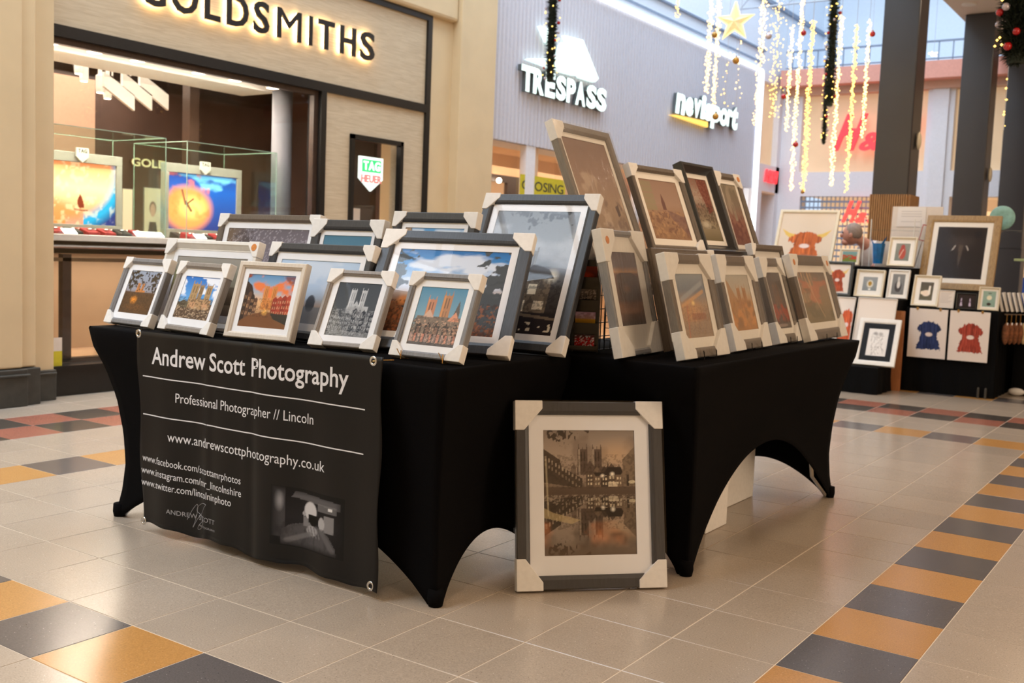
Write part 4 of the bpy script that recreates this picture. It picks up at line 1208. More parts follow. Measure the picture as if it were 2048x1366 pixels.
sgn = [(371, 1040), (380, 1020), (388, 1010), (389, 1020), (385, 1040), (380, 1056), (388, 1040), (398, 1028), (405, 1016), (409, 1010), (400, 1008), (390, 1014), (388, 1024), (398, 1034), (402, 1046), (396, 1058), (389, 1060), (391, 1052), (402, 1042)]
mb = MB(); P = []
for i in range(len(sgn) - 1):
    for k in range(6):
        f = k / 6; p_ = [sgn[max(0, i - 1)], sgn[i], sgn[i + 1], sgn[min(len(sgn) - 1, i + 2)]]
        q_ = [0.5 * ((2 * p_[1][c]) + (-p_[0][c] + p_[2][c]) * f + (2 * p_[0][c] - 5 * p_[1][c] + 4 * p_[2][c] - p_[3][c]) * f * f + (-p_[0][c] + 3 * p_[1][c] - 3 * p_[2][c] + p_[3][c]) * f ** 3) for c in (0, 1)]
        w_ = at(q_[0], q_[1], 1, BY); P.append(on_banner(w_.x, w_.z, 0.001))
mb.tube(P, 0.0009, 4).build('signature', M['print_grey'], ban, recalc=False)

por = Art(84, 66, 5).grad([(0, (18, 16, 17)), (0.5, (36, 34, 36)), (1, (18, 17, 17))])
por.rect(0.0, 0.0, 0.18, 0.85, (88, 86, 88), 0.5).ell(0.1, 0.25, 0.07, 0.2, (170, 168, 170), 0.7, 0.8)
por.poly([(0.3, 0.05), (0.95, 0.1), (0.95, 0.22), (0.25, 0.16)], (100, 98, 100), 0.8)
por.rect(0.62, 0.18, 0.9, 0.30, (122, 120, 122), 0.6).rect(0.72, 0.34, 0.86, 0.62, (160, 158, 160), 0.6).rect(0.78, 0.21, 0.84, 0.26, (225, 225, 225), 0.9)
por.poly([(0.12, 0.98), (0.14, 0.72), (0.24, 0.62), (0.42, 0.56), (0.6, 0.56), (0.78, 0.66), (0.88, 0.84), (0.9, 0.98)], (78, 76, 78))
por.mix((40, 38, 40), np.clip((por.n(6, 22, 4) - 0.5) * 5, 0, 1) * (por.V > 0.6) * 0.5)
por.ell(0.51, 0.34, 0.10, 0.17, (196, 194, 196), 1, 0.15).ell(0.415, 0.40, 0.022, 0.05, (160, 158, 160)).poly([(0.40, 0.44), (0.52, 0.5), (0.56, 0.62), (0.40, 0.60)], (120, 118, 120))
por.rect(0.47, 0.40, 0.64, 0.53, (16, 15, 16)).ell(0.55, 0.50, 0.06, 0.09, (8, 8, 8))
por.ell(0.53, 0.66, 0.09, 0.09, (160, 158, 160), 0.9).ell(0.68, 0.50, 0.05, 0.12, (176, 174, 176), 0.9)
for k in range(4): por.line(0.46 + k * 0.05, 0.60, 0.50 + k * 0.05, 0.76, 0.012, (110, 108, 110))
por.line(0.2, 0.9, 0.5, 0.72, 0.05, (110, 108, 110), 0.8).line(0.84, 0.9, 0.68, 0.62, 0.05, (100, 98, 100), 0.8)
edge = np.minimum(np.minimum(por.U, 1 - por.U) * 8, np.minimum(por.V, 1 - por.V) * 8)
por.mix((22, 21, 22), 1 - np.clip(edge, 0, 1))
A = at(547, 967, 1, BY); B = at(690, 995, 1, BY); C_ = at(547, 1085, 1, BY)
me = por.mesh('portrait_print', 1.0, 1.0)
for v in me.vertices:
    x = A.x + (v.co.x + 0.5) * (B.x - A.x); z = C_.z + v.co.z * (A.z - C_.z) + (v.co.x + 0.5) * 0.0
    v.co = on_banner(x, z, 0.0012)
put('portrait_print', me, ban, label='black and white print of a bald man holding a camera to his face')
for (u, v) in ((278, 667), (748, 722), (289, 1041), (747, 1170)):
    w_ = at(u, v, 1, BY); p_ = on_banner(w_.x, w_.z, 0.0)
    n = 20; mb = MB(); R_, r_ = 0.0115, 0.0045
    vs_ = [((R_ + r_ * math.cos(2 * math.pi * j / 8)) * math.cos(2 * math.pi * i / n) + p_[0], r_ * 0.7 * math.sin(2 * math.pi * j / 8) + p_[1], (R_ + r_ * math.cos(2 * math.pi * j / 8)) * math.sin(2 * math.pi * i / n) + p_[2]) for i in range(n) for j in range(8)]
    mb.add(vs_, [(i * 8 + j, i * 8 + (j + 1) % 8, ((i + 1) % n) * 8 + (j + 1) % 8, ((i + 1) % n) * 8 + j) for i in range(n) for j in range(8)])
    mb.build('eyelet', M['steel'], ban, smooth=True)
for (u, v, du) in ((278, 667, -0.035), (748, 722, 0.05)):
    w_ = at(u, v, 1, BY); p_ = on_banner(w_.x, w_.z, 0.003)
    MB().tube([p_, (p_[0] + du * 0.6, p_[1] + 0.008, 0.742), (p_[0] + du, p_[1] + 0.04, 0.742)], 0.0016, 5).build('cord', M['brass'], ban)


# ------------------------------------------------------------------ framed pictures
def ring(W, H, prof):
    """mitred moulding: prof = [(inset from the outer edge, depth y)], closed loop"""
    b_ = MB(); n = len(prof)
    for (t_, y_) in prof:
        b_.v += [(-W / 2 + t_, y_, t_), (W / 2 - t_, y_, t_), (W / 2 - t_, y_, H - t_), (-W / 2 + t_, y_, H - t_)]
    for i in range(n):
        j = (i + 1) % n
        for k in range(4):
            k2 = (k + 1) % 4
            b_.f.append((i * 4 + k, i * 4 + k2, j * 4 + k2, j * 4 + k))
    b_.mi = [0] * len(b_.f)
    return b_


def framed(q, mould, fw, d, mt, art, label, group=None, prot=0.0, film=False, mbot=None, glass=True, pm='card_white', sticker=(), res=1.0, mount='mount', deep=False, corners='tl tr bl br', mxtra=0.0, name='framed_picture', prime=None):
    x, y, z, yaw, W, H, lean = q
    t = empty(name, (x, y, z), (-math.radians(lean), 0, math.radians(yaw)), label, 'picture' if name == 'framed_picture' else 'print', group)
    lip = 0.004
    if deep: prof = [(0, d), (0, 0.002), (0.002, 0), (fw * 0.35, 0), (fw * 0.45, 0.004), (fw - 0.004, d * 0.55), (fw, d * 0.55), (fw, d)]
    else: prof = [(0, d), (0, 0.003), (0.003, 0), (fw * 0.7, 0), (fw - 0.004, 0.003), (fw, 0.006), (fw, d)]
    ring(W, H, prof).build('moulding', M[mould], t)
    yb = d * 0.6 if deep else min(0.012, d - 0.009)
    i0 = fw - 0.003; ib = fw + mt; ibb = fw + (mbot if mbot is not None else mt)
    b_ = MB()
    o0, o1 = (-W / 2 + i0, i0), (W / 2 - i0, H - i0)
    p0_, p1_ = (-W / 2 + ib + mxtra, ibb), (W / 2 - ib - mxtra, H - ib)
    if mt > 0:
        b_.box((o0[0], yb, o0[1]), (o1[0], yb + 0.002, p0_[1])).box((o0[0], yb, p1_[1]), (o1[0], yb + 0.002, o1[1]))
        b_.box((o0[0], yb, p0_[1]), (p0_[0], yb + 0.002, p1_[1])).box((p1_[0], yb, p0_[1]), (o1[0], yb + 0.002, p1_[1]))
        b_.build('mount', M[mount], t)
    pw, ph = p1_[0] - p0_[0] + 0.002, p1_[1] - p0_[1] + 0.002
    me = art.mesh('print', pw, ph)
    put('print', me, t, loc=((p0_[0] + p1_[0]) / 2, yb + 0.0025, p0_[1] - 0.001))
    MB().box((-W / 2 + fw * 0.5, d - 0.004, fw * 0.5), (W / 2 - fw * 0.5, d - 0.001, H - fw * 0.5)).build('backing_board', M['backing'], t)
    if glass: MB().add([(o0[0], yb - 0.003, o0[1]), (o1[0], yb - 0.003, o0[1]), (o1[0], yb - 0.003, o1[1]), (o0[0], yb - 0.003, o1[1])], [(0, 1, 2, 3)]).build('pane', M['glass' if glass is True else glass], t)
    if prot:
        a = prot; e = 0.0025
        pr_ = {}
        for c in corners.split():
            sx = -1 if c[1] == 'l' else 1; top = c[0] == 't'
            rr = random.Random(hash((round(x * 1000), c)) % 1000)
            a1, a2 = a * rr.uniform(0.92, 1.08), a * rr.uniform(0.92, 1.08)
            poly = [(-e, -e), (a1, -e), (a1, a * 0.26), (a * 0.30, a2), (-e, a2)]
            P = []
            for (p_, q_) in poly:
                P.append((sx * (W / 2 - p_), (H - q_) if top else q_))
            oo = MB().prism(P, -e, d + e, 1).build('corner_protector', M[pm], t, bevel=0.002)
            pr_[c] = oo
        for c in sticker:
            sx = -1 if c[1] == 'l' else 1
            MB().lathe([(0.014, -e - 0.001), (0.014, -e)], (sx * (W / 2 - a * 0.36), 0, H - a * 0.36), 16, ax=1).build('price_sticker', M['orange'], pr_[c], label='round orange sticker')
    if film:
        e = 0.004; fm = M[film]
        def sheet(c): MB().add(c, [(0, 1, 2, 3)]).build('shrink_wrap', fm, t, recalc=False)
        xa, xb, za, zb, ya, yb_ = -W / 2 - e, W / 2 + e, -0.001, H + e, -e, d + e
        sheet([(xa, ya, za), (xb, ya, za), (xb, ya, zb), (xa, ya, zb)])
        sheet([(xa, yb_, za), (xa, ya, za), (xa, ya, zb), (xa, yb_, zb)])
        sheet([(xb, ya, za), (xb, yb_, za), (xb, yb_, zb), (xb, ya, zb)])
    return t


def lz(z0, d, lean): return z0 + 0.0035 + d * math.sin(math.radians(lean))


# --- painted prints
def art_A1():
    a = Art(70, 90, 11).grad([(0, (150, 162, 182)), (0.45, (150, 150, 160)), (0.55, (120, 92, 66)), (1, (96, 66, 40))])
    a.cathedral(0.34, 0.56, 0.30, 0.52, (196, 128, 72), (110, 70, 40), (236, 150, 70))
    a.leaves(0.12, 0.2, 0.42, 0.42, (62, 52, 40), 5).leaves(0.88, 0.22, 0.36, 0.45, (66, 56, 44), 6)
    a.rect(0, 0.5, 1, 1, (92, 66, 42), 0.9).ell(0.36, 0.68, 0.14, 0.12, (240, 150, 50), 0.9, 0.8).ell(0.5, 0.85, 0.45, 0.12, (120, 80, 44), 0.7, 0.8).speck((56, 40, 28), 0.5, 1, 0.5)
    return a
def art_A2():
    a = Art(76, 90, 12).grad([(0, (36, 110, 196)), (0.5, (90, 160, 222)), (0.6, (120, 160, 190)), (1, (90, 70, 54))])
    a.cloud((236, 240, 248), 0, 0.5, 0.95, 2, 5, 4, 0.48, 0.1)
    a.rect(0.0, 0.62, 1, 1, (98, 78, 62)).poly([(0, 0.66), (0.15, 0.56), (0.3, 0.62), (0.3, 0.75), (0, 0.75)], (96, 88, 70))
    a.tower(0.38, 0.17, 0.62, 0.2, (170, 140, 100), (96, 72, 50)).tower(0.56, 0.20, 0.62, 0.12, (150, 124, 92), (86, 66, 46)).tower(0.78, 0.2, 0.62, 0.15, (172, 142, 102), (96, 72, 50))
    a.rect(0.30, 0.52, 0.92, 0.76, (178, 142, 104)).rect(0.36, 0.6, 0.5, 0.74, (196, 150, 112)).rect(0.7, 0.6, 0.86, 0.74, (196, 150, 112))
    a.speck((54, 40, 34), 0.5, 1, 0.6, 3, 34).speck((206, 180, 150), 0.7, 1, 0.6, 5, 40, 0.62)
    return a
def art_A3():
    a = Art(96, 100, 13).grad([(0, (86, 140, 190)), (0.3, (150, 176, 200)), (0.5, (230, 180, 130)), (1, (80, 50, 30))])
    a.cloud((232, 120, 50), 0, 0.5, 0.95, 2, 4, 3, 0.46, 0.12).cloud((120, 50, 30), 0, 0.3, 0.8, 4, 3, 3, 0.55, 0.1)
    a.cathedral(0.40, 0.66, 0.22, 0.66, (206, 130, 66), (130, 70, 40), (240, 170, 90))
    a.poly([(0, 0.14), (0.12, 0.22), (0.2, 0.4), (0.26, 0.5), (0.26, 0.84), (0, 0.9)], (52, 34, 28)).houses(0.0, 0.3, 0.3, 0.5, 0.85, [(48, 32, 28), (92, 62, 48)], 4, 3, (196, 150, 110), 0.7)
    a.houses(0.62, 1.0, 0.46, 0.40, 0.78, [(150, 50, 36), (176, 66, 46)], 4, 8, (220, 170, 130), 0.6)
    a.poly([(0.18, 0.78), (0.45, 0.70), (0.62, 0.70), (1.0, 0.80), (1, 1), (0, 1), (0, 0.9)], (118, 74, 44)).poly([(0.62, 0.72), (1, 0.72), (1, 0.92), (0.7, 0.82)], (44, 40, 36))
    a.ell(0.5, 0.7, 0.08, 0.08, (255, 190, 90), 0.8, 0.9).speck((60, 36, 24), 0.45, 0.8, 0.35, 5, 40)
    return a
def art_A4():
    a = Art(84, 100, 14).grad([(0, (56, 58, 60)), (0.5, (64, 66, 68)), (1, (110, 110, 110))])
    a.cathedral(0.34, 0.70, 0.14, 0.56, (176, 178, 180), (60, 60, 62), (220, 220, 220), 0.36)
    a.ell(0.52, 0.52, 0.28, 0.10, (150, 150, 150), 0.8, 0.4)
    a.houses(0.0, 0.45, 0.55, 0.6, 0.92, [(70, 70, 72), (104, 104, 104)], 5, 3, (180, 180, 180)).houses(0.5, 1.0, 0.52, 0.58, 0.9, [(40, 40, 42), (96, 96, 98)], 5, 4, (200, 200, 200))
    a.poly([(0, 0.98), (0.1, 0.86), (1, 0.94), (1, 1), (0, 1)], (130, 130, 130)).speck((190, 190, 190), 0.5, 0.95, 0.35, 5, 44).speck((26, 26, 28), 0.5, 1, 0.4, 6, 38)
    return a
def art_A5():
    a = Art(90, 110, 15).grad([(0, (74, 136, 172)), (0.5, (120, 160, 180)), (0.7, (120, 116, 110)), (1, (90, 84, 84))])
    a.tower(0.30, 0.22, 0.6, 0.17, (190, 130, 100), (96, 70, 58), (230, 160, 110)).tower(0.62, 0.13, 0.6, 0.17, (176, 126, 92), (90, 66, 52), (236, 160, 90))
    a.poly([(0.82, 0.6), (0.82, 0.42), (0.88, 0.2), (0.93, 0.42), (0.93, 0.6)], (96, 88, 84)).poly([(0.0, 0.62), (0.08, 0.5), (0.14, 0.62)], (110, 100, 92))
    a.rect(0.06, 0.5, 1, 0.82, (128, 112, 100)).poly([(0.18, 0.52), (0.3, 0.38), (0.42, 0.52)], (206, 170, 150)).poly([(0.72, 0.56), (0.86, 0.4), (0.96, 0.56)], (216, 150, 120))
    for k in range(5):
        x = 0.10 + k * 0.19; a.poly([(x, 0.84), (x, 0.66), (x + 0.06, 0.60), (x + 0.12, 0.66), (x + 0.12, 0.84)], (70, 62, 60)); a.rect(x + 0.03, 0.68, x + 0.09, 0.8, (170, 130, 110), 0.5)
    for k in range(12): a.rect(0.02 + k * 0.082, 0.80, 0.07 + k * 0.082, 0.94, (214, 140, 120) if k % 2 else (190, 160, 150), 0.8)
    a.speck((230, 180, 150), 0.56, 0.95, 0.5, 3, 44, 0.62).speck((52, 46, 46), 0.5, 1, 0.4, 4, 38)
    return a
def art_B1():
    a = Art(90, 66, 16).grad([(0, (150, 146, 140)), (0.3, (132, 128, 112)), (0.75, (150, 132, 104)), (1, (120, 102, 90))])
    a.rect(0, 0.25, 0.25, 0.8, (138, 134, 70), 0.5).rect(0.55, 0.5, 0.95, 0.8, (84, 66, 52), 0.7).ell(0.2, 0.85, 0.12, 0.06, (196, 186, 110), 0.8)
    return a
def art_B2():
    a = Art(90, 66, 17).grad([(0, (176, 200, 226)), (0.6, (196, 210, 226)), (0.72, (200, 182, 172)), (0.74, (150, 154, 162)), (1, (176, 180, 186))])
    a.cloud((214, 222, 234), 0, 0.6, 0.6, 2, 3, 3); a.ell(0.50, 0.68, 0.06, 0.14, (92, 96, 104), 1, 0.1); a.ell(0.55, 0.98, 0.4, 0.26, (150, 154, 160), 0.8, 0.4)
    return a
def art_B3():
    a = Art(140, 100, 18).grad([(0, (36, 104, 170)), (0.2, (70, 140, 200)), (0.4, (170, 190, 214)), (0.55, (196, 170, 150)), (0.65, (150, 100, 62)), (1, (80, 50, 34))])
    a.cloud((220, 226, 236), 0.02, 0.5, 0.85, 2, 9, 3, 0.5, 0.14)
    a.leaves(0.02, 0.3, 0.17, 0.62, (60, 62, 60), 5, 16).leaves(0.93, 0.36, 0.19, 0.55, (72, 76, 78), 6, 14, 0.42).leaves(0.9, 0.66, 0.16, 0.3, (66, 70, 72), 7, 16, 0.42)
    a.ell(0.15, 0.62, 0.08, 0.07, (220, 140, 70), 0.8, 0.6).speck((60, 36, 24), 0.62, 1, 0.55, 3, 40).speck((170, 96, 50), 0.64, 1, 0.5, 4, 40, 0.6)
    return a
def art_C1():
    a = Art(100, 70, 19).grad([(0, (104, 98, 106)), (0.5, (126, 118, 128)), (1, (90, 80, 84))])
    a.mix((112, 92, 70), np.clip((0.25 - a.U) * 5, 0, 1) * 0.8).leaves(0.24, 0.3, 0.14, 0.4, (84, 76, 78), 5, 22).speck((190, 186, 194), 0, 0.5, 0.5, 4, 60, 0.68)
    return a
def art_C2():
    a = Art(80, 70, 20).grad([(0, (70, 120, 146)), (0.5, (110, 150, 170)), (1, (90, 80, 80))])
    a.poly([(0.58, 0.5), (0.63, 0.1), (0.68, 0.5)], (130, 80, 76)).cathedral(0.3, 0.6, 0.3, 0.7, (140, 104, 90), (80, 60, 56))
    return a
def art_C3():
    a = Art(80, 70, 21).grad([(0, (84, 150, 206)), (0.4, (150, 196, 226)), (1, (120, 90, 70))])
    a.cloud((226, 234, 242), 0, 0.6, 0.9, 2, 4, 4, 0.45, 0.14).poly([(0, 0), (0.10, 0), (0.16, 0.35), (0.16, 1), (0, 1)], (170, 146, 122)).line(0.10, 0.0, 0.17, 0.4, 0.012, (96, 78, 66))
    return a
def art_C4():
    a = Art(110, 160, 22).grad([(0, (118, 122, 128)), (0.3, (140, 148, 156)), (0.55, (96, 96, 98)), (0.62, (64, 58, 52)), (1, (30, 24, 24))])
    a.cloud((196, 200, 206), 0.1, 0.5, 0.6, 2, 6, 3, 0.45, 0.3)
    a.leaves(0.72, 0.02, 0.42, 0.09, (70, 72, 74), 5, 26).leaves(0.5, 0.10, 0.14, 0.06, (76, 78, 80), 6, 26).leaves(0.3, 0.02, 0.16, 0.06, (80, 82, 84), 7, 26)
    a.tower(0.35, 0.34, 0.66, 0.11, (120, 118, 116), (80, 78, 78)).tower(0.56, 0.33, 0.66, 0.11, (124, 122, 120), (84, 82, 80))
    a.houses(0.0, 0.5, 0.56, 0.58, 0.84, [(86, 76, 64), (112, 100, 84)], 6, 3, (206, 186, 150)).poly([(0.5, 0.55), (0.62, 0.47), (0.78, 0.50), (0.86, 0.56), (0.86, 0.84), (0.5, 0.84)], (112, 98, 80))
    a.ell(0.84, 0.53, 0.10, 0.07, (230, 224, 206), 0.9, 0.8).ell(0.44, 0.58, 0.06, 0.05, (220, 206, 180), 0.8, 0.8).rect(0.60, 0.60, 0.70, 0.68, (240, 228, 200)).rect(0.52, 0.73, 0.60, 0.82, (250, 240, 214), 0.9).rect(0.70, 0.73, 0.82, 0.80, (236, 222, 196), 0.8)
    a.poly([(0.5, 0.50), (0.62, 0.44), (0.8, 0.48), (0.88, 0.55), (0.5, 0.57)], (62, 54, 48)).rect(0, 0.83, 1, 1, (34, 26, 26)).poly([(0, 0.80), (1, 0.86), (1, 0.88), (0, 0.83)], (110, 96, 80))
    a.speck((30, 24, 22), 0.56, 0.84, 0.5, 5, 50).speck((226, 214, 190), 0.9, 0.97, 0.8, 6, 30, 0.68)
    return a
def art_R1():
    a = Art(80, 130, 23).grad([(0, (96, 88, 94)), (0.2, (118, 108, 112)), (0.27, (196, 150, 110)), (0.3, (120, 84, 66)), (0.65, (86, 60, 46)), (0.72, (130, 90, 66)), (1, (60, 46, 42))])
    a.mix((132, 124, 130), np.clip((a.n(2, 26, 3) - 0.5) * 5, 0, 1) * (a.V < 0.27) * 0.6)
    a.poly([(0.1, 0.66), (0.1, 0.32), (0.3, 0.28), (0.7, 0.28), (0.95, 0.34), (0.95, 0.66)], (84, 62, 50)).ell(0.45, 0.5, 0.2, 0.08, (140, 96, 58), 0.7, 0.8).ell(0.5, 0.8, 0.5, 0.06, (170, 120, 90), 0.6, 0.8)
    return a
def art_R2():
    a = Art(100, 80, 24).grad([(0, (60, 100, 120)), (0.3, (190, 180, 120)), (0.6, (110, 60, 40)), (1, (50, 34, 26))])
    a.cloud((40, 90, 130), 0, 0.5, 0.9, 2).cloud((176, 70, 40), 0.4, 1, 0.8, 3, 6, 8)
    return a
def art_R3():
    a = Art(80, 110, 25).grad([(0, (150, 158, 166)), (0.25, (120, 132, 144)), (0.5, (176, 150, 126)), (1, (150, 124, 104))])  # grey-blue reflections are part of the painted print colours
    a.ell(0.4, 0.6, 0.5, 0.25, (214, 160, 110), 0.7, 0.8).ell(0.48, 0.46, 0.08, 0.05, (255, 220, 150), 1, 0.8).line(0.1, 0.4, 0.9, 0.15, 0.05, (170, 176, 184), 0.7).line(0.1, 0.5, 0.9, 0.28, 0.04, (220, 170, 120), 0.7)
    a.rect(0.36, 0.62, 0.85, 0.72, (150, 90, 70), 0.6).rect(0.0, 0.75, 1, 1, (170, 150, 130), 0.5).line(0.25, 0.5, 0.15, 1.0, 0.03, (196, 120, 86), 0.6).speck((110, 84, 76), 0.5, 0.95, 0.35)
    return a
def art_R4():
    a = Art(80, 110, 26).grad([(0, (182, 178, 168)), (0.3, (190, 176, 156)), (0.5, (196, 150, 100)), (1, (178, 124, 66))])
    a.poly([(0, 0.05), (0.12, 0.15), (0.3, 0.38), (0.45, 0.5), (0.3, 1), (0, 1)], (176, 130, 82), 0.8).cathedral(0.4, 0.78, 0.24, 0.62, (176, 128, 82), (140, 96, 60)).cloud((120, 84, 48), 0.45, 1, 0.5, 3, 6, 5).cloud((216, 150, 84), 0.5, 1, 0.7, 4, 5, 5)
    return a
def art_R5():
    a = Art(80, 110, 27).grad([(0, (84, 76, 74)), (0.4, (100, 88, 82)), (0.8, (92, 76, 68)), (1, (78, 68, 64))])
    a.cathedral(0.3, 0.66, 0.22, 0.6, (118, 92, 76), (80, 66, 60)).cloud((176, 74, 46), 0.55, 0.9, 0.8, 3, 6, 5).ell(0.4, 0.94, 0.4, 0.03, (170, 150, 140), 0.7)
    return a
def art_R6():
    a = Art(110, 100, 28).grad([(0, (118, 106, 96)), (0.3, (150, 128, 104)), (0.6, (150, 128, 96)), (1, (126, 112, 80))])
    a.mix((222, 178, 130), np.clip((a.n(2, 30, 3) - 0.5) * 5, 0, 1) * (a.U < 0.55) * (a.V < 0.6) * 0.7).cloud((206, 120, 84), 0.1, 0.7, 0.6, 4, 8, 4).cloud((96, 92, 66), 0.3, 1, 0.6, 5, 5, 3)
    a.line(0.25, 0.1, 0.65, 0.9, 0.02, (206, 170, 130), 0.6)
    return a
def art_Q1():
    a = Art(100, 130, 29).grad([(0, (128, 98, 84)), (0.35, (150, 120, 104)), (0.6, (168, 140, 116)), (1, (136, 112, 88))])  # print tones carry the brown haze of a reflection
    a.cloud((196, 172, 150), 0.3, 0.9, 0.7, 2, 7, 5).tower(0.42, 0.34, 0.7, 0.1, (176, 150, 130), (140, 116, 100)).cloud((104, 78, 68), 0.55, 1, 0.7, 4, 9, 8, 0.55).poly([(0.78, 0.62), (0.86, 0.6), (0.86, 0.7), (0.8, 0.72)], (76, 52, 48)).rect(0, 0.88, 1, 1, (156, 124, 108), 0.7)
    return a
def art_Q2():
    a = Art(110, 110, 30).grad([(0, (156, 128, 112)), (0.4, (166, 138, 120)), (0.6, (160, 128, 102)), (1, (150, 116, 88))])
    a.cloud((110, 76, 68), 0.5, 1, 0.6, 2, 20, 12).cloud((190, 150, 110), 0.5, 1, 0.6, 4, 16, 16, 0.55).poly([(0.45, 0.38), (0.5, 0.22), (0.55, 0.38), (0.55, 0.5), (0.45, 0.5)], (116, 84, 76)).poly([(0.55, 0.5), (1, 0.6), (1, 0.95), (0.6, 0.62)], (120, 92, 92), 0.6)
    for k in range(5): a.rect(0.02, 0.03 + k * 0.1, 0.3, 0.12 + k * 0.1, (146, 146, 112), 0.5)  # greenish window reflection, painted into the print
    return a
def art_Q3():
    a = Art(70, 130, 31).grad([(0, (128, 98, 82)), (0.3, (176, 158, 142)), (0.5, (130, 110, 92)), (0.75, (150, 136, 112)), (1, (110, 98, 70))])
    a.poly([(0.45, 0), (0.95, 0), (1, 0.1), (0.95, 0.5), (0.7, 0.56), (0.6, 0.34), (0.5, 0.2)], (112, 52, 40), 0.95).speck((150, 100, 84), 0, 0.5, 0.6, 4, 50).speck((60, 44, 36), 0.4, 0.8, 0.6, 5, 40).ell(0.35, 0.74, 0.3, 0.08, (206, 196, 176), 0.7, 0.8)
    return a
def art_Q4():
    a = Art(80, 120, 32).grad([(0, (116, 108, 90)), (0.35, (128, 112, 96)), (0.6, (138, 96, 82)), (1, (120, 80, 70))])
    a.cloud((166, 150, 130), 0, 0.6, 0.6, 2, 4, 6).cloud((104, 62, 58), 0.5, 1, 0.8, 4, 14, 6).tower(0.5, 0.3, 0.6, 0.14, (146, 130, 112), (110, 96, 84))
    return a
def art_F():
    a = Art(150, 210, 33).grad([(0, (140, 128, 118)), (0.25, (176, 158, 142)), (0.4, (150, 132, 116)), (0.5, (90, 76, 66)), (1, (110, 90, 74))])
    a.cloud((120, 106, 96), 0, 0.35, 0.6, 2, 5, 4)
    a.ell(0.8, 0.2, 0.3, 0.16, (206, 170, 130), 0.6, 0.9)
    a.cathedral(0.38, 0.63, 0.155, 0.36, (92, 78, 70), (44, 36, 32), (206, 190, 170), 0.24)
    a.poly([(0.30, 0.36), (0.30, 0.30), (0.33, 0.27), (0.35, 0.30), (0.35, 0.36)], (120, 104, 92)).poly([(0.68, 0.34), (0.70, 0.25), (0.72, 0.34)], (70, 58, 52))
    a.poly([(0, 0.15), (0.06, 0.18), (0.18, 0.24), (0.20, 0.30), (0.42, 0.39), (0.42, 0.47), (0, 0.42)], (74, 64, 56))
    for k in range(11):
        x = 0.02 + k * 0.036; y0_ = 0.21 + k * 0.018; a.rect(x, y0_, x + 0.015, y0_ + 0.035 - k * 0.0015, (188, 172, 150), 0.8); a.rect(x, y0_ + 0.055, x + 0.015, y0_ + 0.08, (170, 154, 132), 0.6)
    a.poly([(0.86, 0.45), (0.86, 0.24), (1, 0.13), (1, 0.45)], (128, 110, 92)).rect(0.9, 0.36, 0.93, 0.45, (60, 50, 44)).ell(0.96, 0.42, 0.04, 0.015, (250, 236, 200), 0.9)
    a.houses(0.46, 0.86, 0.34, 0.31, 0.46, [(92, 78, 68), (120, 102, 86), (70, 58, 52)], 5, 5, (226, 210, 180), 0.9)
    a.poly([(0.54, 0.34), (0.66, 0.34), (0.70, 0.30), (0.84, 0.30), (0.86, 0.34), (0.84, 0.36), (0.56, 0.37)], (46, 38, 36))
    a.ell(0.64, 0.37, 0.03, 0.02, (255, 246, 226), 1, 0.8).ell(0.745, 0.355, 0.035, 0.022, (255, 246, 226), 1, 0.8).rect(0.7, 0.42, 0.8, 0.455, (236, 220, 190), 0.7)
    a.rect(0, 0.455, 1, 0.52, (84, 70, 60), 0.8).speck((36, 28, 26), 0.2, 0.47, 0.35, 5, 70)
    a.leaves(0.17, 0.03, 0.24, 0.09, (64, 56, 50), 6, 34).leaves(0.48, 0.005, 0.05, 0.02, (70, 60, 54), 7, 40)
    # the puddle: everything above mirrored, squeezed towards the bottom
    src = a.a[:int(0.5 * a.h)].copy()
    i0 = int(0.53 * a.h); n_ = a.h - i0
    idx = (np.linspace(0.93, 0.0, n_) * (src.shape[0] - 1)).astype(int)
    a.a[i0:] = src[idx] * 0.72
    a.cloud((206, 130, 84), 0.72, 0.95, 0.7, 8, 4, 3, 0.48, 0.2).cloud((76, 62, 52), 0.8, 1.0, 0.7, 9, 4, 4, 0.45, 0.2)
    a.mix((96, 78, 62), np.clip((a.V - 0.88) * 8, 0, 1) * 0.75)
    a.speck((196, 180, 160), 0.52, 0.6, 0.35, 4, 80, 0.62).poly([(0, 0.62), (0.10, 0.66), (0.4, 0.72), (0.3, 0.75), (0, 0.70)], (196, 176, 130), 0.5).line(0.03, 0.25, 0.05, 0.68, 0.012, (210, 196, 160), 0.45)
    return a


GL, GR_ = 'framed photographs on the left table', 'framed photographs on the right table'
D1 = 0.026
framed((-0.438, 0.404, lz(ZT, D1, 21.7), -3.0, 0.297, 0.274, 21.7), 'm_grey', 0.022, D1, 0.026, art_A1(), 'small grey frame at the far left end, cathedral between dark trees, orange glow', GL, 0.05)
framed((-0.085, 0.391, lz(ZT, D1, 20.8), -6.6, 0.330, 0.269, 20.8), 'm_taupe', 0.022, D1, 0.030, art_A2(), 'small grey frame, sunny stone cathedral towers under vivid blue sky with white clouds', GL, 0.05)
framed((0.291, 0.408, lz(ZT, 0.03, 18.5), 8.3, 0.296, 0.282, 18.5), 'm_cream', 0.022, 0.03, 0.022, art_A3(), 'small cream frame without corner protectors, orange sunset street with red brick house', GL)
framed((0.659, 0.444, lz(ZT, D1, 27), 10.0, 0.254, 0.282, 27.0), 'm_taupe', 0.018, D1, 0.024, art_A4(), 'small grey frame, black and white photograph of a cathedral above old houses', GL, 0.052)
framed((1.037, 0.417, lz(ZT, D1, 23.2), 2.3, 0.268, 0.283, 23.2), 'm_grey', 0.020, D1, 0.024, art_A5(), 'small grey frame at the near right corner, brown cathedral against teal sky', GL, 0.052)
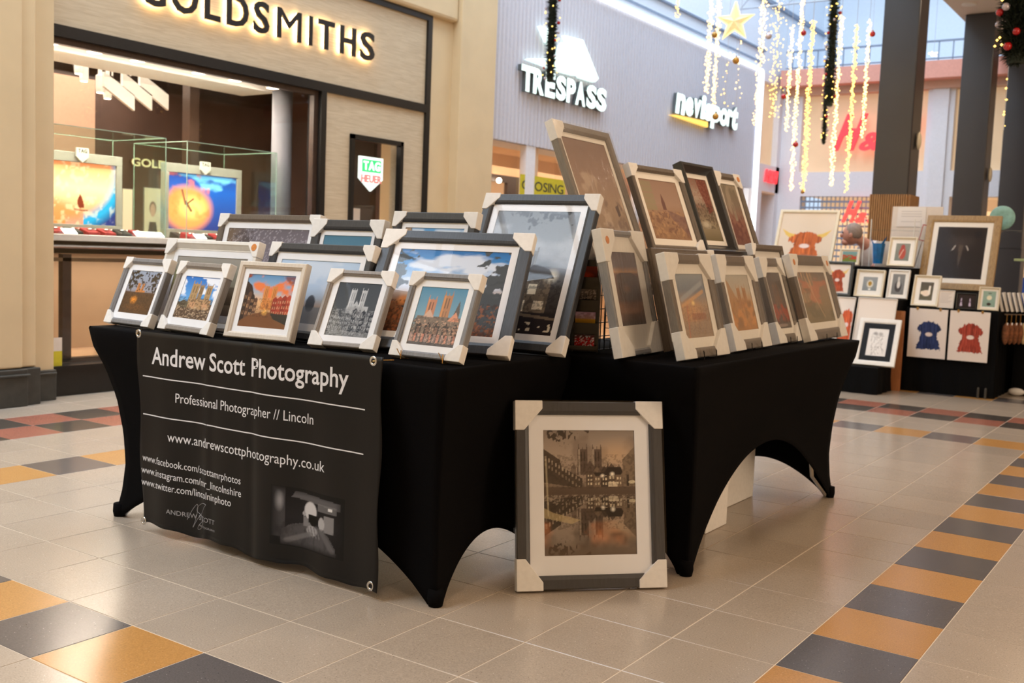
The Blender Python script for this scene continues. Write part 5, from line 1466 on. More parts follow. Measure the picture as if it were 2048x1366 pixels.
framed((-0.179, 0.508, lz(ZT, 0.03, 16), 0, 0.530, 0.349, 16), 'm_white', 0.036, 0.03, 0.026, art_B1(), 'wide white frame with an orange sticker on its upper right corner protector', GL, 0.058, sticker=('tr',), deep=True)
framed((0.358, 0.545, lz(ZT, 0.028, 18), 0, 0.513, 0.356, 18), 'm_dark', 0.032, 0.028, 0.028, art_B2(), 'wide charcoal frame, pale blue seascape with a small grey dome, behind the sunset picture', GL, 0.055)
framed((0.934, 0.566, lz(ZT, 0.028, 33.7), 17, 0.545, 0.468, 33.0), 'm_dark', 0.044, 0.028, 0.026, art_B3(), 'large wide charcoal frame, blue sky over autumn field between dark trees', GL, 0.075)
framed((-0.255, 0.845, lz(ZT, 0.028, 14), 0, 0.600, 0.468, 14), 'm_brown', 0.030, 0.028, 0.028, art_C1(), 'wide grey brown frame in the back row, left of all, with a dusky purple sky', GL, 0.06)
framed((0.245, 0.80, lz(ZT, 0.028, 14), 0, 0.370, 0.451, 14), 'm_dark', 0.040, 0.028, 0.020, art_C2(), 'back row charcoal frame showing the tip of a red spire in teal sky', GL, 0.07)
framed((0.665, 0.80, lz(ZT, 0.028, 14), 0, 0.385, 0.486, 14), 'm_dark', 0.036, 0.028, 0.020, art_C3(), 'charcoal frame in the back row showing white clouds and the corner of a stone building', GL, 0.058)
framed((1.012, 0.872, lz(ZT, 0.03, 25), 6, 0.462, 0.605, 25.5), 'm_dark', 0.038, 0.03, 0.026, art_C4(), 'tallest charcoal frame on the left table, misty grey cathedral square with white lamps', GL, 0.060)

RD = 0.030
framed((1.390, 1.207, lz(ZT, RD, 13.9), 94.7, 0.365, 0.441, 13.9), 'm_grey', 0.020, RD, 0.055, art_R1(), 'tall grey frame nearest the camera on the right table, orange sticker, dark ruin at dusk', GR_, 0.105, 'film', 0.085, sticker=('tl',), pm='card_white', mount='mount_cream')
framed((1.581, 1.327, lz(ZT, RD, 15.9), 88.6, 0.358, 0.369, 15.9), 'm_brown', 0.034, RD, 0.036, art_R3(), 'wrapped brown grey frame, painted hazy reflections, blue grey sky and a swirl of orange light', GR_, 0.10, 'film', mount='mount_cream')
framed((1.556, 1.829, lz(ZT, RD, 16.4), 91.5, 0.397, 0.371, 16.4), 'm_brown', 0.038, RD, 0.036, art_R4(), 'wrapped brown grey frame, golden brown view of a cathedral, second in its front row', GR_, 0.10, 'film', mount='mount_cream')
framed((1.542, 2.292, lz(ZT, RD, 18.2), 90.2, 0.290, 0.372, 18.2), 'm_brown', 0.036, RD, 0.026, art_R5(), 'wrapped brown grey frame, dark grey cathedral print with a patch of red', GR_, 0.085, 'film', mount='mount_cream')
framed((1.578, 2.697, lz(ZT, RD, 18.2), 91.0, 0.560, 0.393, 18.2), 'm_brown', 0.046, RD, 0.032, art_R6(), 'wide wrapped frame at the far end of the right table, streaky olive and beige print', GR_, 0.10, 'film', mount='mount_cream', sticker=('tl', 'tr'))
framed((1.405, 1.672, lz(ZT, 0.028, 15), 90, 0.560, 0.388, 15), 'm_brown', 0.034, 0.028, 0.024, art_R2(), 'wide brown grey frame in the second row, colourful print partly hidden by wrapped frames', GR_, 0.06, corners='tr', mount='mount_cream')
framed((1.38, 2.175, lz(ZT, 0.028, 15), 89, 0.400, 0.395, 15), 'm_black', 0.036, 0.028, 0.03, art_R5(), 'black frame in the second row with only its top edge showing', GR_, mount='mount_cream')
framed((1.405, 2.590, lz(ZT, 0.028, 15), 90, 0.400, 0.432, 15), 'm_brown', 0.030, 0.028, 0.06, art_Q4(), 'grey brown frame in the second row, top and pale mount showing above the streaky print', GR_, 0.05, corners='tl', mount='sky_panel' if False else 'mount_cream')
ZR = 1.085
framed((1.17, 1.434, 1.073 + 0.006, 90.7, 0.440, 0.540, 22.9), 'm_brown', 0.034, 0.03, 0.020, art_Q1(), 'tallest framed print of all, raised left in the top row, cathedral under painted reflection haze', GR_, 0.075, 'film', corners='tl bl', mount='mount_cream')
framed((1.205, 1.858, 1.114, 82, 0.382, 0.377, 23.3), 'm_brown', 0.026, 0.028, 0.030, art_Q2(), 'square framed print in the raised top row, brown crowd scene, greenish window reflection painted in', GR_, 0.06, False, corners='tl tr br', mount='mount_cream')
framed((1.2, 2.314, 1.121, 86, 0.300, 0.424, 22.2), 'm_black', 0.040, 0.045, 0.022, art_Q3(), 'deep glossy black frame in the raised top row with dark red foliage', GR_, deep=True, mount='mount_cream')
framed((1.195, 2.640, 1.114, 86, 0.260, 0.413, 21.4), 'm_brown', 0.030, 0.028, 0.022, art_Q4(), 'rightmost framed print in the raised top row, orange sticker on its corner protector', GR_, 0.07, False, corners='tl tr', mount='mount_cream', sticker=('tr',))
framed((1.452, 0.812, 0.003 + 0.03 * math.sin(math.radians(13.4)), 46.2, 0.501, 0.606, 13.4), 'm_dark', 0.044, 0.03, 0.050, art_F(), 'large framed print standing on the floor between the tables, sepia cathedral mirrored in water', None, 0.092, 'clearfilm', 0.062)
# top of the raised risers
def wire_riser(x0, x1, y0, y1, z1, lb):
    c = ((x0 + x1) / 2, (y0 + y1) / 2, ZT)
    t = empty('display_riser', c, (0, 0, 0), lb, 'riser')
    rel(MB().box((x0, y0, z1 - 0.012), (x1, y1, z1)), c).build('shelf', M['m_black'], t)
    b_ = MB()
    n = int((y1 - y0) / 0.045)
    for k in range(n + 1):
        yy = y0 + (y1 - y0) * k / n
        b_.box((x1 - 0.006, yy - 0.0015, ZT + 0.001), (x1 - 0.003, yy + 0.0015, z1 - 0.012))
    for k in range(6): b_.box((x1 - 0.008, y0, ZT + 0.002 + k * 0.05), (x1 - 0.005, y1, ZT + 0.005 + k * 0.05))
    n = int((x1 - x0) / 0.045)
    for k in range(n + 1):
        xx = x0 + (x1 - x0) * k / n
        b_.box((xx - 0.0015, y0 + 0.002, ZT + 0.001), (xx + 0.0015, y0 + 0.005, z1 - 0.012))
    for k in range(6): b_.box((x0, y0, ZT + 0.002 + k * 0.05), (x1, y0 + 0.003, ZT + 0.005 + k * 0.05))
    rel(b_, c).build('wire_grid', M['blackwire'], t, recalc=False, kind='stuff')
    return t
wire_riser(0.95, 1.185, 1.25, 1.655, 1.066, 'black wire grid riser under the tallest framed print')
wire_riser(0.97, 1.235, 1.66, 2.80, 1.099, 'long black wire grid riser under the three right hand prints of the top row')


# wire easels that hold the front row frames
def easel(q, m, lb, span=0.3, hook=True):
    x, y, z, yaw, W, H, lean = q
    t = empty('wire_easel', (x, y, ZT + 0.001), (0, 0, math.radians(yaw)), lb, 'easel', 'wire easels')
    th = math.tan(math.radians(lean)); dd = 0.030 / math.cos(math.radians(lean)) + 0.008
    b_ = MB(); r = 0.0016
    for sx in (-1, 1):
        a = sx * W * span
        b_.tube([(a, -0.008, 0.030), (a, -0.0095, 0.003), (a, 0.004, 0.0022), (a, dd, 0.0022), (a * 0.6, dd + th * H * 0.5, H * 0.5)], r, 5)
        if hook:
            b_.tube([(a, -0.010, 0.012), (a - 0.014, -0.012, 0.034)], r, 5)
    b_.tube([(-W * span * 0.6, dd + th * H * 0.5, H * 0.5), (W * span * 0.6, dd + th * H * 0.5, H * 0.5)], r, 5)
    b_.build('front_wires', m, t, recalc=False)
    MB().tube([(0, dd + th * H * 0.5 + 0.002, H * 0.5), (0, dd + th * H * 0.5 + 0.012, 0.002)], r, 5).build('rear_leg', m, t, recalc=False)
for (q, lb, m) in (((1.037, 0.417, 0, 2.3, 0.268, 0.283, 23.2), 'thin brass wire easel under the teal sky picture', 'brass'),
                   ((1.581, 1.327, 0, 88.6, 0.358, 0.369, 15.9), 'black wire easel with hooks in front of the swirl of orange light', 'blackwire'),
                   ((1.556, 1.829, 0, 91.5, 0.397, 0.371, 16.4), 'black wire easel with hooks in front of the golden brown cathedral', 'blackwire'),
                   ((1.542, 2.292, 0, 90.2, 0.290, 0.372, 18.2), 'black wire easel with hooks in front of the dark print with red', 'blackwire'),
                   ((1.578, 2.697, 0, 91.0, 0.560, 0.393, 18.2), 'black wire easel with hooks in front of the streaky olive print', 'blackwire')):
    easel(q, M[m], lb, 0.14 if m == 'blackwire' else 0.3)

# card rack in the gap between the tables' displays
rk = empty('card_rack', (1.165, 1.165, ZT + 0.001), (0, 0, math.radians(28)), 'black rack of small picture cards in the gap between the left and right displays', 'rack')
b_ = MB().box((-0.13, 0.012, 0), (0.05, 0.018, 0.33)).box((-0.135, -0.02, 0), (-0.13, 0.02, 0.33)).box((0.05, -0.02, 0), (0.055, 0.02, 0.33)).box((-0.04, -0.02, 0), (-0.036, 0.015, 0.33))
b_.build('back_panel', M['m_black'], rk)
cards = [((150, 60, 40), (40, 20, 18)), ((120, 110, 100), (60, 44, 36)), ((190, 150, 180), (196, 150, 40)), ((90, 60, 60), (190, 40, 40))]
lbs = ['with a fiery orange picture, top', 'with a grey stone arch, second', 'with a purple sky over a yellow field, third', 'with red and white flecks, lowest']
for k in range(4):
    z = 0.265 - 0.082 * k
    MB().box((-0.13, -0.02, z - 0.012), (0.05, 0.012, z - 0.008)).box((-0.13, -0.022, z - 0.012), (0.05, -0.020, z + 0.004)).build('pocket', M['m_black'], rk)
    for c_ in range(2):
        a = Art(26, 20, 50 + k + 7 * c_).grad([(0, cards[(k + 2 * c_) % 4][0]), (1, cards[(k + 2 * c_) % 4][1])])
        if k == 0: a.ell(0.5, 0.7, 0.4, 0.35, (255, 90, 30), 0.9, 0.9)
        if k == 1: a.ell(0.5, 0.85, 0.2, 0.4, (20, 18, 16)).speck((220, 200, 180), 0, 0.7, 0.5, 3, 12)
        if k == 2: a.rect(0, 0.5, 1, 1, (214, 160, 40)).cloud((230, 200, 220), 0, 0.5, 0.8)
        if k == 3: a.speck((220, 30, 30), 0.2, 1, 0.9, 3, 12, 0.5).speck((240, 240, 240), 0.1, 0.8, 0.9, 5, 12, 0.62)
        xx = 0.005 if c_ == 0 else -0.083
        w_, h_ = 0.072, 0.050
        p_ = rk.matrix_basis @ Vector((xx, 0.0, z)) if False else (Matrix.Translation((1.165, 1.165, ZT + 0.001)) @ Matrix.Rotation(math.radians(28), 4, 'Z')) @ Vector((xx, -0.002, z - 0.0075))
        t = empty('picture_card', p_, (0, 0, math.radians(28)), 'small card %s, %s column of black rack' % (lbs[k] if c_ == 0 else ('half hidden, ' + ['topmost', 'second down', 'third down', 'lowest'][k]), 'right' if c_ == 0 else 'left'), 'card', 'cards in the black rack')
        put('print', a.mesh('print', w_, h_, -0.001), t)
        MB().box((-w_ / 2, 0, 0), (w_ / 2, 0.001, h_)).build('card', M['paper'], t)

# ------------------------------------------------------------------ craft stall at the back right
def draped(name, x0, x1, y0, y1, z0, z1, lb, folds=True, cat='table'):
    cx, cy = (x0 + x1) / 2, (y0 + y1) / 2
    t = empty(name, (cx, cy, z0), (0, 0, 0), lb, cat)
    b_ = MB(); pts = []
    per = [(x0, y0), (x1, y0), (x1, y1), (x0, y1)]
    for k in range(4):
        a, b2 = per[k], per[(k + 1) % 4]; L_ = math.hypot(b2[0] - a[0], b2[1] - a[1]); n = max(2, int(L_ / 0.03))
        for i in range(n): pts.append((a[0] + (b2[0] - a[0]) * i / n, a[1] + (b2[1] - a[1]) * i / n, k))
    n = len(pts); NZ_ = 6
    for j in range(NZ_ + 1):
        f = j / NZ_
        for i, (px, py, k) in enumerate(pts):
            w_ = 0.008 * math.sin(i * 1.3) * (1 - f) if folds else 0
            ox, oy = [(0, -1), (1, 0), (0, 1), (-1, 0)][k]
            b_.v.append((px - cx + ox * (w_ + 0.012 * (1 - f)), py - cy + oy * (w_ + 0.012 * (1 - f)), (z1 - z0) * f + 0.002))
    for j in range(NZ_):
        for i in range(n):
            b_.f.append((j * n + i, j * n + (i + 1) % n, (j + 1) * n + (i + 1) % n, (j + 1) * n + i))
    b_.f.append(tuple(NZ_ * n + i for i in range(n))); b_.mi = [0] * len(b_.f)
    b_.build('draped_cloth', M['cloth'], t)
    rel(MB().box((x0 + 0.02, y0 + 0.02, z1 - 0.03), (x1 - 0.02, y1 - 0.02, z1 - 0.004)), (cx, cy, z0)).build('tabletop', M['oak'], t)
    return t


ZS = 0.735
draped('stall_table', 0.76, 1.50, 7.45, 9.6, 0, ZS, 'craft stall table under black cloth to the floor, below the gold framed painting')
draped('stall_table', -0.75, 0.72, 7.36, 8.35, 0, 0.79, 'craft stall table under black cloth behind the white picture boards')
draped('display_stand', 0.18, 0.70, 6.86, 7.30, 0, 0.225, 'low black draped stand carrying the framed dog sketch', cat='stand')
draped('display_riser', -0.70, 0.74, 7.62, 8.1, 0.792, 1.075, 'black draped riser under the small box frame with a red figure', cat='riser')
draped('display_riser', 0.78, 1.46, 7.71, 8.1, 0.737, 0.885, 'low black draped riser under the gold framed painting', cat='riser')
MB().box((-0.04, -0.012, 0), (0.04, 0.012, 0.70)).build('oak_panel', M['oak'], None, loc=(0.735, 7.335, 0.001), label='upright strip of orange brown wood between the two black stall cloths', cat='panel')
for (u, lb) in ((1957, 'left'), (1972, 'right')):
    p = at(u, 775, 1, 7.42)
    MB().lathe([(0.010, 0), (0.010, 0.08), (0.007, 0.09)], seg=10).build('table_foot', M['skirt'], None, loc=(p.x, 7.41, 0.001), label='%s of two short grey metal feet in front of the stall cloth' % lb, cat='foot')


def cow(a, body, cx=0.5, top=0.35, w=0.5, h=0.6, horn=None, muzzle=(232, 214, 206), head=False):
    if horn:
        for sx in (-1, 1):
            a.poly([(cx + sx * w * 0.40, top + h * 0.24), (cx + sx * w * 0.60, top + h * 0.10), (cx + sx * w * 0.74, top - h * 0.12), (cx + sx * w * 0.50, top + h * 0.02), (cx + sx * w * 0.28, top + h * 0.08)], horn)
    U = a.U + (a.n(30, 16, 41, 2) - 0.5) * 0.05; V = a.V + (a.n(16, 40, 42, 2) - 0.5) * 0.06
    def e(x, y, rx, ry): return ((U - x) / rx) ** 2 + ((V - y) / ry) ** 2 < 1
    m = e(cx, top + h * 0.20, w * 0.40, h * 0.22) | e(cx, top + h * 0.40, w * 0.34, h * 0.24) | e(cx - w * 0.36, top + h * 0.24, w * 0.14, h * 0.12) | e(cx + w * 0.36, top + h * 0.24, w * 0.14, h * 0.12)
    if not head: m |= (V > top + h * 0.42) & (V < top + h) & (np.abs(U - cx) < w * (0.32 + 0.30 * (V - top - h * 0.42) / h * 1.2))
    a.mix(body, m * 1.0)
    dk = tuple(int(c * 0.62) for c in body); lt = tuple(min(255, int(c * 1.25) + 12) for c in body)
    a.mix(dk, np.clip((smooth_noise(a.h, a.w, 4, 34, a.seed + 77, 3) - 0.52) * 8, 0, 1) * m * 0.6)
    a.mix(lt, np.clip((smooth_noise(a.h, a.w, 4, 40, a.seed + 79, 3) - 0.56) * 8, 0, 1) * m * 0.5)
    a.ell(cx, top + h * 0.46, w * 0.17, h * 0.085, muzzle, 0.95, 0.25)
    return a


GB = 'box framed pictures on the craft stall'
BG = (226, 214, 202)
def stall(q, mould, fw, d, mt, art, lb, group=GB, **k):
    return framed((q[0], q[1], lz(q[2], d, q[6]), q[3], q[4], q[5], q[6]), mould, fw, d, mt, art, lb, group, glass='dullglass', mount=k.pop('mount', 'mount_cream'), **k)
el = Art(110, 120, 60).grad([(0, (46, 36, 28)), (1, (38, 28, 22))])
el.ell(0.50, 0.32, 0.17, 0.2, (76, 64, 56), 0.6, 0.9).ell(0.32, 0.28, 0.14, 0.16, (70, 60, 52), 0.5, 0.9).ell(0.68, 0.28, 0.14, 0.16, (70, 60, 52), 0.5, 0.9).poly([(0.46, 0.35), (0.56, 0.35), (0.53, 0.66), (0.50, 0.78), (0.48, 0.66)], (88, 74, 62), 0.7)
el.poly([(0.38, 0.36), (0.41, 0.36), (0.36, 0.45), (0.32, 0.46)], (170, 160, 150), 0.9).poly([(0.60, 0.36), (0.63, 0.36), (0.68, 0.44), (0.66, 0.46)], (170, 160, 150), 0.9).ell(0.82, 0.14, 0.1, 0.09, (34, 26, 24), 0.9, 0.5)
stall((1.072, 7.76, 0.887, 0, 0.627, 0.70, 18.3), 'm_gold', 0.062, 0.035, 0.045, el, 'large gold framed dark painting of an elephant face on the craft stall', None)
a = Art(60, 70, 61).grad([(0, (140, 140, 126)), (1, (120, 124, 112))]); a.ell(0.5, 0.55, 0.26, 0.4, (176, 74, 54), 1, 0.2).ell(0.5, 0.2, 0.16, 0.14, (170, 66, 52)).line(0.3, 0.8, 0.55, 0.35, 0.03, (226, 190, 160))
stall((0.624, 7.64, 1.078, 0, 0.236, 0.276, 18), 'm_ivory', 0.022, 0.035, 0.034, a, 'small ivory box frame with a red figure, raised above the others', deep=True)
a = Art(60, 70, 62).grad([(0, (150, 152, 150)), (1, (130, 134, 134))]); a.ell(0.5, 0.5, 0.26, 0.32, (214, 206, 186), 1, 0.3).ell(0.5, 0.48, 0.14, 0.18, (170, 130, 40)).ell(0.5, 0.88, 0.1, 0.06, (236, 232, 222))
stall((0.404, 7.47, 0.792, 0, 0.251, 0.254, 17.5), 'm_ivory', 0.022, 0.035, 0.040, a, 'ivory box frame holding a round yellow and cream shell flower on grey', deep=True)
a = Art(60, 60, 63).grad([(0, (130, 128, 124)), (1, (112, 110, 106))]); a.ell(0.5, 0.6, 0.3, 0.3, (64, 56, 52), 1, 0.2).ell(0.52, 0.5, 0.14, 0.2, (214, 206, 196)).ell(0.5, 0.25, 0.1, 0.14, (200, 192, 182))
stall((0.645, 7.505, 0.792, 0, 0.183, 0.265, 16), 'm_white', 0.016, 0.03, 0.022, a, 'white framed dark sheep between the shell flower and the white bird')
a = Art(60, 70, 64).grad([(0, (84, 74, 56)), (1, (96, 88, 62))]); a.ell(0.48, 0.6, 0.34, 0.18, (236, 214, 190), 1, 0.15).poly([(0.6, 0.6), (0.66, 0.2), (0.78, 0.2), (0.78, 0.65)], (240, 228, 210)).ell(0.15, 0.58, 0.1, 0.1, (240, 220, 190))
stall((0.888, 7.49, 0.737, 0, 0.225, 0.285, 20), 'm_ivory', 0.022, 0.035, 0.036, a, 'ivory box frame with a long white bird on brown, leaning at the stall corner', deep=True)
a = Art(40, 50, 65).grad([(0, BG), (1, (216, 206, 196))])
for k in range(9): a.rect(0.15, 0.12 + k * 0.08, 0.85 - (k % 3) * 0.1, 0.135 + k * 0.08, (150, 140, 134), 0.8)
q6 = framed((1.060, 7.50, lz(ZS + 0.002, 0.012, 14), 0, 0.138, 0.160, 14), 'm_white', 0.006, 0.014, 0.0, a, 'small white sheet of printed text between two box frames on the stall', None, glass=False, name='text_card')
a = Art(60, 50, 66).grad([(0, (52, 40, 40)), (1, (40, 28, 28))])
for x in (0.2, 0.66): a.poly([(x - 0.05, 0.85), (x + 0.08, 0.85), (x + 0.04, 0.3), (x, 0.3)], (214, 196, 220), 0.9).rect(x - 0.04, 0.5, x + 0.07, 0.58, (60, 30, 60), 0.8)
stall((1.225, 7.53, ZS + 0.002, 0, 0.170, 0.140, 6.5), 'm_black', 0.010, 0.02, 0.0, a, 'small black framed picture of two pale lighthouse shapes')
a = Art(60, 70, 67).grad([(0, (150, 176, 160)), (1, (134, 160, 146))]); a.ell(0.5, 0.42, 0.22, 0.16, (226, 220, 190), 1, 0.2).ell(0.5, 0.82, 0.18, 0.1, (66, 56, 44)).rect(0.4, 0.12, 0.66, 0.16, (70, 80, 76))
stall((1.405, 7.50, ZS + 0.002, 0, 0.165, 0.200, 12), 'm_ivory', 0.018, 0.03, 0.014, a, 'small ivory box frame with a pale sheep on teal, at the right end', deep=True)
a = Art(110, 110, 68).grad([(0, (222, 204, 182)), (1, (216, 198, 176))]); cow(a, (190, 98, 44), 0.5, 0.42, 0.62, 0.62, (222, 186, 96), head=False)
stall((-0.342, 7.80, 1.078, 0, 0.591, 0.545, 20), 'm_ivory', 0.030, 0.03, 0.0, a, 'large ivory framed painting of an orange highland bull with yellow horns')
a = Art(60, 44, 69).grad([(0, (120, 176, 186)), (0.35, (130, 150, 130)), (0.6, (120, 130, 60)), (1, (110, 130, 54))]); a.cloud((190, 70, 50), 0.3, 0.75, 1, 3, 5, 6, 0.42)
stall((0.160, 7.66, 1.078, 0, 0.184, 0.150, 8), 'm_ivory', 0.018, 0.02, 0.008, a, 'small ivory framed picture of red poppies on a green field')
a = Art(70, 80, 70).grad([(0, BG), (1, BG)]); cow(a, (166, 74, 44), 0.5, 0.2, 0.6, 0.75, (226, 196, 130))
stall((0.125, 7.42, 0.792, 0, 0.277, 0.318, 12), 'm_black', 0.026, 0.03, 0.0, a, 'black framed painting of a red brown highland cow on the stall')
a = Art(70, 100, 71).grad([(0, BG), (1, BG)]); cow(a, (206, 92, 50), 0.8, 0.2, 0.5, 0.5)
framed((0.225, 7.13, lz(0.44, 0.02, 10) * 0 + 0.236, 0, 0.254, 0.590, 18), 'm_white', 0.006, 0.018, 0.0, a, 'unframed white picture board with an orange mark, left behind the dog sketch', 'unframed picture boards', glass=False, name='picture_board')
a = Art(70, 90, 72).grad([(0, BG), (1, BG)]); a.ell(0.5, 0.55, 0.22, 0.2, (220, 170, 84), 1, 0.2).ell(0.5, 0.56, 0.13, 0.1, (240, 206, 150), 0.8, 0.4)
framed((0.560, 7.06, 0.236, 0, 0.333, 0.600, 18), 'm_white', 0.006, 0.018, 0.0, a, 'unframed white picture board with a golden lion mane behind the dog sketch', 'unframed picture boards', glass=False, name='picture_board')
a = Art(90, 100, 73).grad([(0, (226, 222, 216)), (1, (222, 216, 210))])
rr = random.Random(8)
for k in range(46):
    x = rr.uniform(0.2, 0.8); y_ = rr.uniform(0.1, 0.9); a.line(x, y_, x + rr.uniform(-0.12, 0.12), y_ + rr.uniform(-0.02, 0.2), 0.012, (130, 124, 118), 0.7)
a.ell(0.35, 0.18, 0.16, 0.08, (110, 104, 100), 0.7, 0.6).ell(0.62, 0.2, 0.14, 0.1, (120, 114, 110), 0.6, 0.6)
t = framed((0.632, 6.96, lz(0.227, 0.025, 24), 2, 0.346, 0.430, 24.6), 'm_white', 0.042, 0.025, 0.048, a, 'white framed pencil sketch of dogs in a wide black mount on the low stand', GB, mount='mount_black', glass='dullglass')
for (us, vs2, body, lb, sd) in (((1821, 1897), (612, 716), (44, 56, 96), 'print of a dark blue shaggy cow clipped to the front of the stall table', 74), ((1902, 1982), (617, 723), (158, 66, 52), 'print of a red shaggy cow clipped to the front of the stall table', 75)):
    A = at(us[0], vs2[0], 1, 7.41); B = at(us[1], vs2[0] + 7, 1, 7.41)
    W_ = B.x - A.x; H_ = 0.425
    a = Art(90, 120, sd).grad([(0, (228, 218, 210)), (1, (222, 210, 202))]); cow(a, body, 0.54, 0.26, 0.62, 0.56, None)
    t = empty('clipped_print', ((A.x + B.x) / 2, 7.405, 0.73 - H_), (0, 0, 0), lb, 'print', 'clipped cow prints')
    put('print', a.mesh('print', W_, H_, -0.001), t)
    MB().box((-W_ / 2, 0, 0), (W_ / 2, 0.0015, H_)).build('sheet', M['paper'], t)
    for sx in (-0.3, 0.3): MB().box((sx * W_ - 0.008, -0.006, H_ - 0.012), (sx * W_ + 0.008, 0.02, H_ + 0.012)).build('clip', M['brass'], t)

# acrylic racks, posters, vase and plate behind the paintings
t = empty('acrylic_rack', (0.42, 8.0, 1.077), (0, 0, 0), 'clear acrylic display rack beside the blue vase', 'rack')
for x in (-0.20, 0.25): MB().box((x - 0.004, -0.12, 0), (x + 0.004, -0.112, 0.45)).box((x - 0.004, 0.10, 0), (x + 0.004, 0.108, 0.45)).build('upright', M['m_white'], t)
for z in (0.02, 0.34): MB().box((-0.2, -0.12, z), (0.25, 0.108, z + 0.006)).build('shelf', M['acrylic'], t)
MB().lathe([(0.045, 0.0), (0.05, 0.06), (0.055, 0.12), (0.062, 0.19), (0.056, 0.19), (0.048, 0.06), (0.0, 0.01)], seg=8).add([(-0.055, -0.02, 0.185), (-0.03, -0.045, 0.185), (-0.075, -0.02, 0.25), (0.055, -0.02, 0.185), (0.03, -0.045, 0.185), (0.078, -0.02, 0.26)], [(0, 1, 2), (3, 5, 4)]).build('vase', M['blueglass'], None, loc=(0.335, 7.98, 1.105), label='bright blue flared glass vase on the clear acrylic shelf', cat='vase')
MB().box((-0.06, 0, 0), (0.07, 0.004, 0.24)).build('white_card', M['paper'], None, loc=(0.335, 8.11, 1.08), label='white card standing behind the blue vase', cat='card')
t = empty('poster_board', (0.62, 8.25, 1.0), (math.radians(-4), 0, 0), 'pale pinkish poster board with a printed notice above the box frames', 'board')
MB().box((-0.26, 0, 0), (0.20, 0.008, 0.66)).build('board', M['paper'], t)
a = Art(60, 40, 80).grad([(0, (234, 228, 222)), (1, (230, 222, 216))])
for k in range(5): a.rect(0.15, 0.2 + k * 0.13, 0.85, 0.225 + k * 0.13, (170, 160, 156), 0.8)
me = a.mesh('notice', 0.26, 0.18, -0.006); put('notice', me, t, loc=(-0.08, 0, 0.47))
MB().box((-0.21, -0.004, 0.465), (0.05, 0.0, 0.655)).build('notice_sheet', M['card_white'], t)
t = empty('price_card', (0.72, 8.05, 1.40), (0, math.radians(12), 0), 'small white card with a red border tilted in front of the poster board', 'card')
MB().box((-0.032, 0, -0.07), (0.032, 0.003, 0.08)).build('red_border', M['red'], t); MB().box((-0.025, -0.002, -0.062), (0.025, 0.0, 0.072)).build('white_field', M['paper'], t)
MB().box((-0.003, 0.003, -0.32), (0.003, 0.008, 0.0)).build('stem', M['chrome'], t)
t = empty('acrylic_rack', (1.66, 8.06, ZS), (0, 0, 0), 'clear acrylic stand with a pale green shelf at the right edge of the stall', 'rack')
for (x, y) in ((-0.02, 0.0), (0.05, 0.2), (-0.09, 0.3)): MB().box((x - 0.006, y - 0.006, 0), (x + 0.006, y + 0.006, 0.72)).build('upright', M['acrylic'], t)
MB().box((-0.16, -0.05, 0.44), (0.12, 0.3, 0.462)).build('shelf', M['green'], t); MB().box((-0.32, -0.05, 0.70), (0.12, 0.3, 0.71)).build('shelf', M['acrylic'], t)
draped('stall_table', 1.57, 2.6, 7.95, 9.4, 0, ZS - 0.003, 'right hand wing of the craft stall under black cloth, behind the fur keyrings')
p = at(2004, 441, 1, 8.1)
MB().lathe([(0.001, 0.006), (0.05, 0.004), (0.105, -0.006), (0.108, -0.002), (0.05, 0.010), (0.001, 0.012)], seg=28, ax=1).build('plate', M['teal'], None, smooth=True, loc=(p.x, 8.1, ZS + 0.712 + 0.107), label='round pale teal plate standing on the clear stand, right of the gold frame', cat='plate')
MB().lathe([(0.03, 0), (0.045, 0.05), (0.04, 0.12), (0.02, 0.14)], seg=16).build('red_pot', M['red'], None, smooth=True, loc=(1.70, 8.12, ZS + 0.711), label='small red pot at the right edge of the picture', cat='pot')
t = MB().box((-0.14, 0, 0), (0.14, 0.006, 0.30)).build('blue_board', M['blueprint'], None, loc=(1.73, 7.97, ZS), rot=(math.radians(-8), 0, math.radians(6)), label='plain bright blue picture board leaning behind the row of small canvases', cat='board')
for k in range(6):
    MB().box((-0.006, 0, 0), (0.006, 0.12, 0.17)).build('small_canvas', M['card_white'], None, bevel=0.001, loc=(1.50 + 0.0 + k * 0.032, 7.62 + k * 0.045, ZS + 0.0015 + 0.0), rot=(0, math.radians(-16), 0),
        label='%s of six small white edged canvases leaning in a row at the stall corner' % ['nearest', 'second', 'third', 'fourth', 'fifth', 'farthest'][k], cat='canvas', group='small canvases in a row')
MB().box((-0.03, 0, 0), (0.03, 0.008, 0.34)).build('slim_print', M['card_white'], None, loc=(1.76, 7.86, ZS), rot=(math.radians(-6), math.radians(-17), 0), label='tall slim white edged print leaning right of the blue board', cat='print')
rk2 = MB().tube([(1.53, 7.55, ZS - 0.02), (1.72, 7.93, ZS - 0.02)], 0.005, 6).build('hanging_rail', M['chrome'], None, label='short metal rail along the stall corner holding fur keyrings', cat='rail')
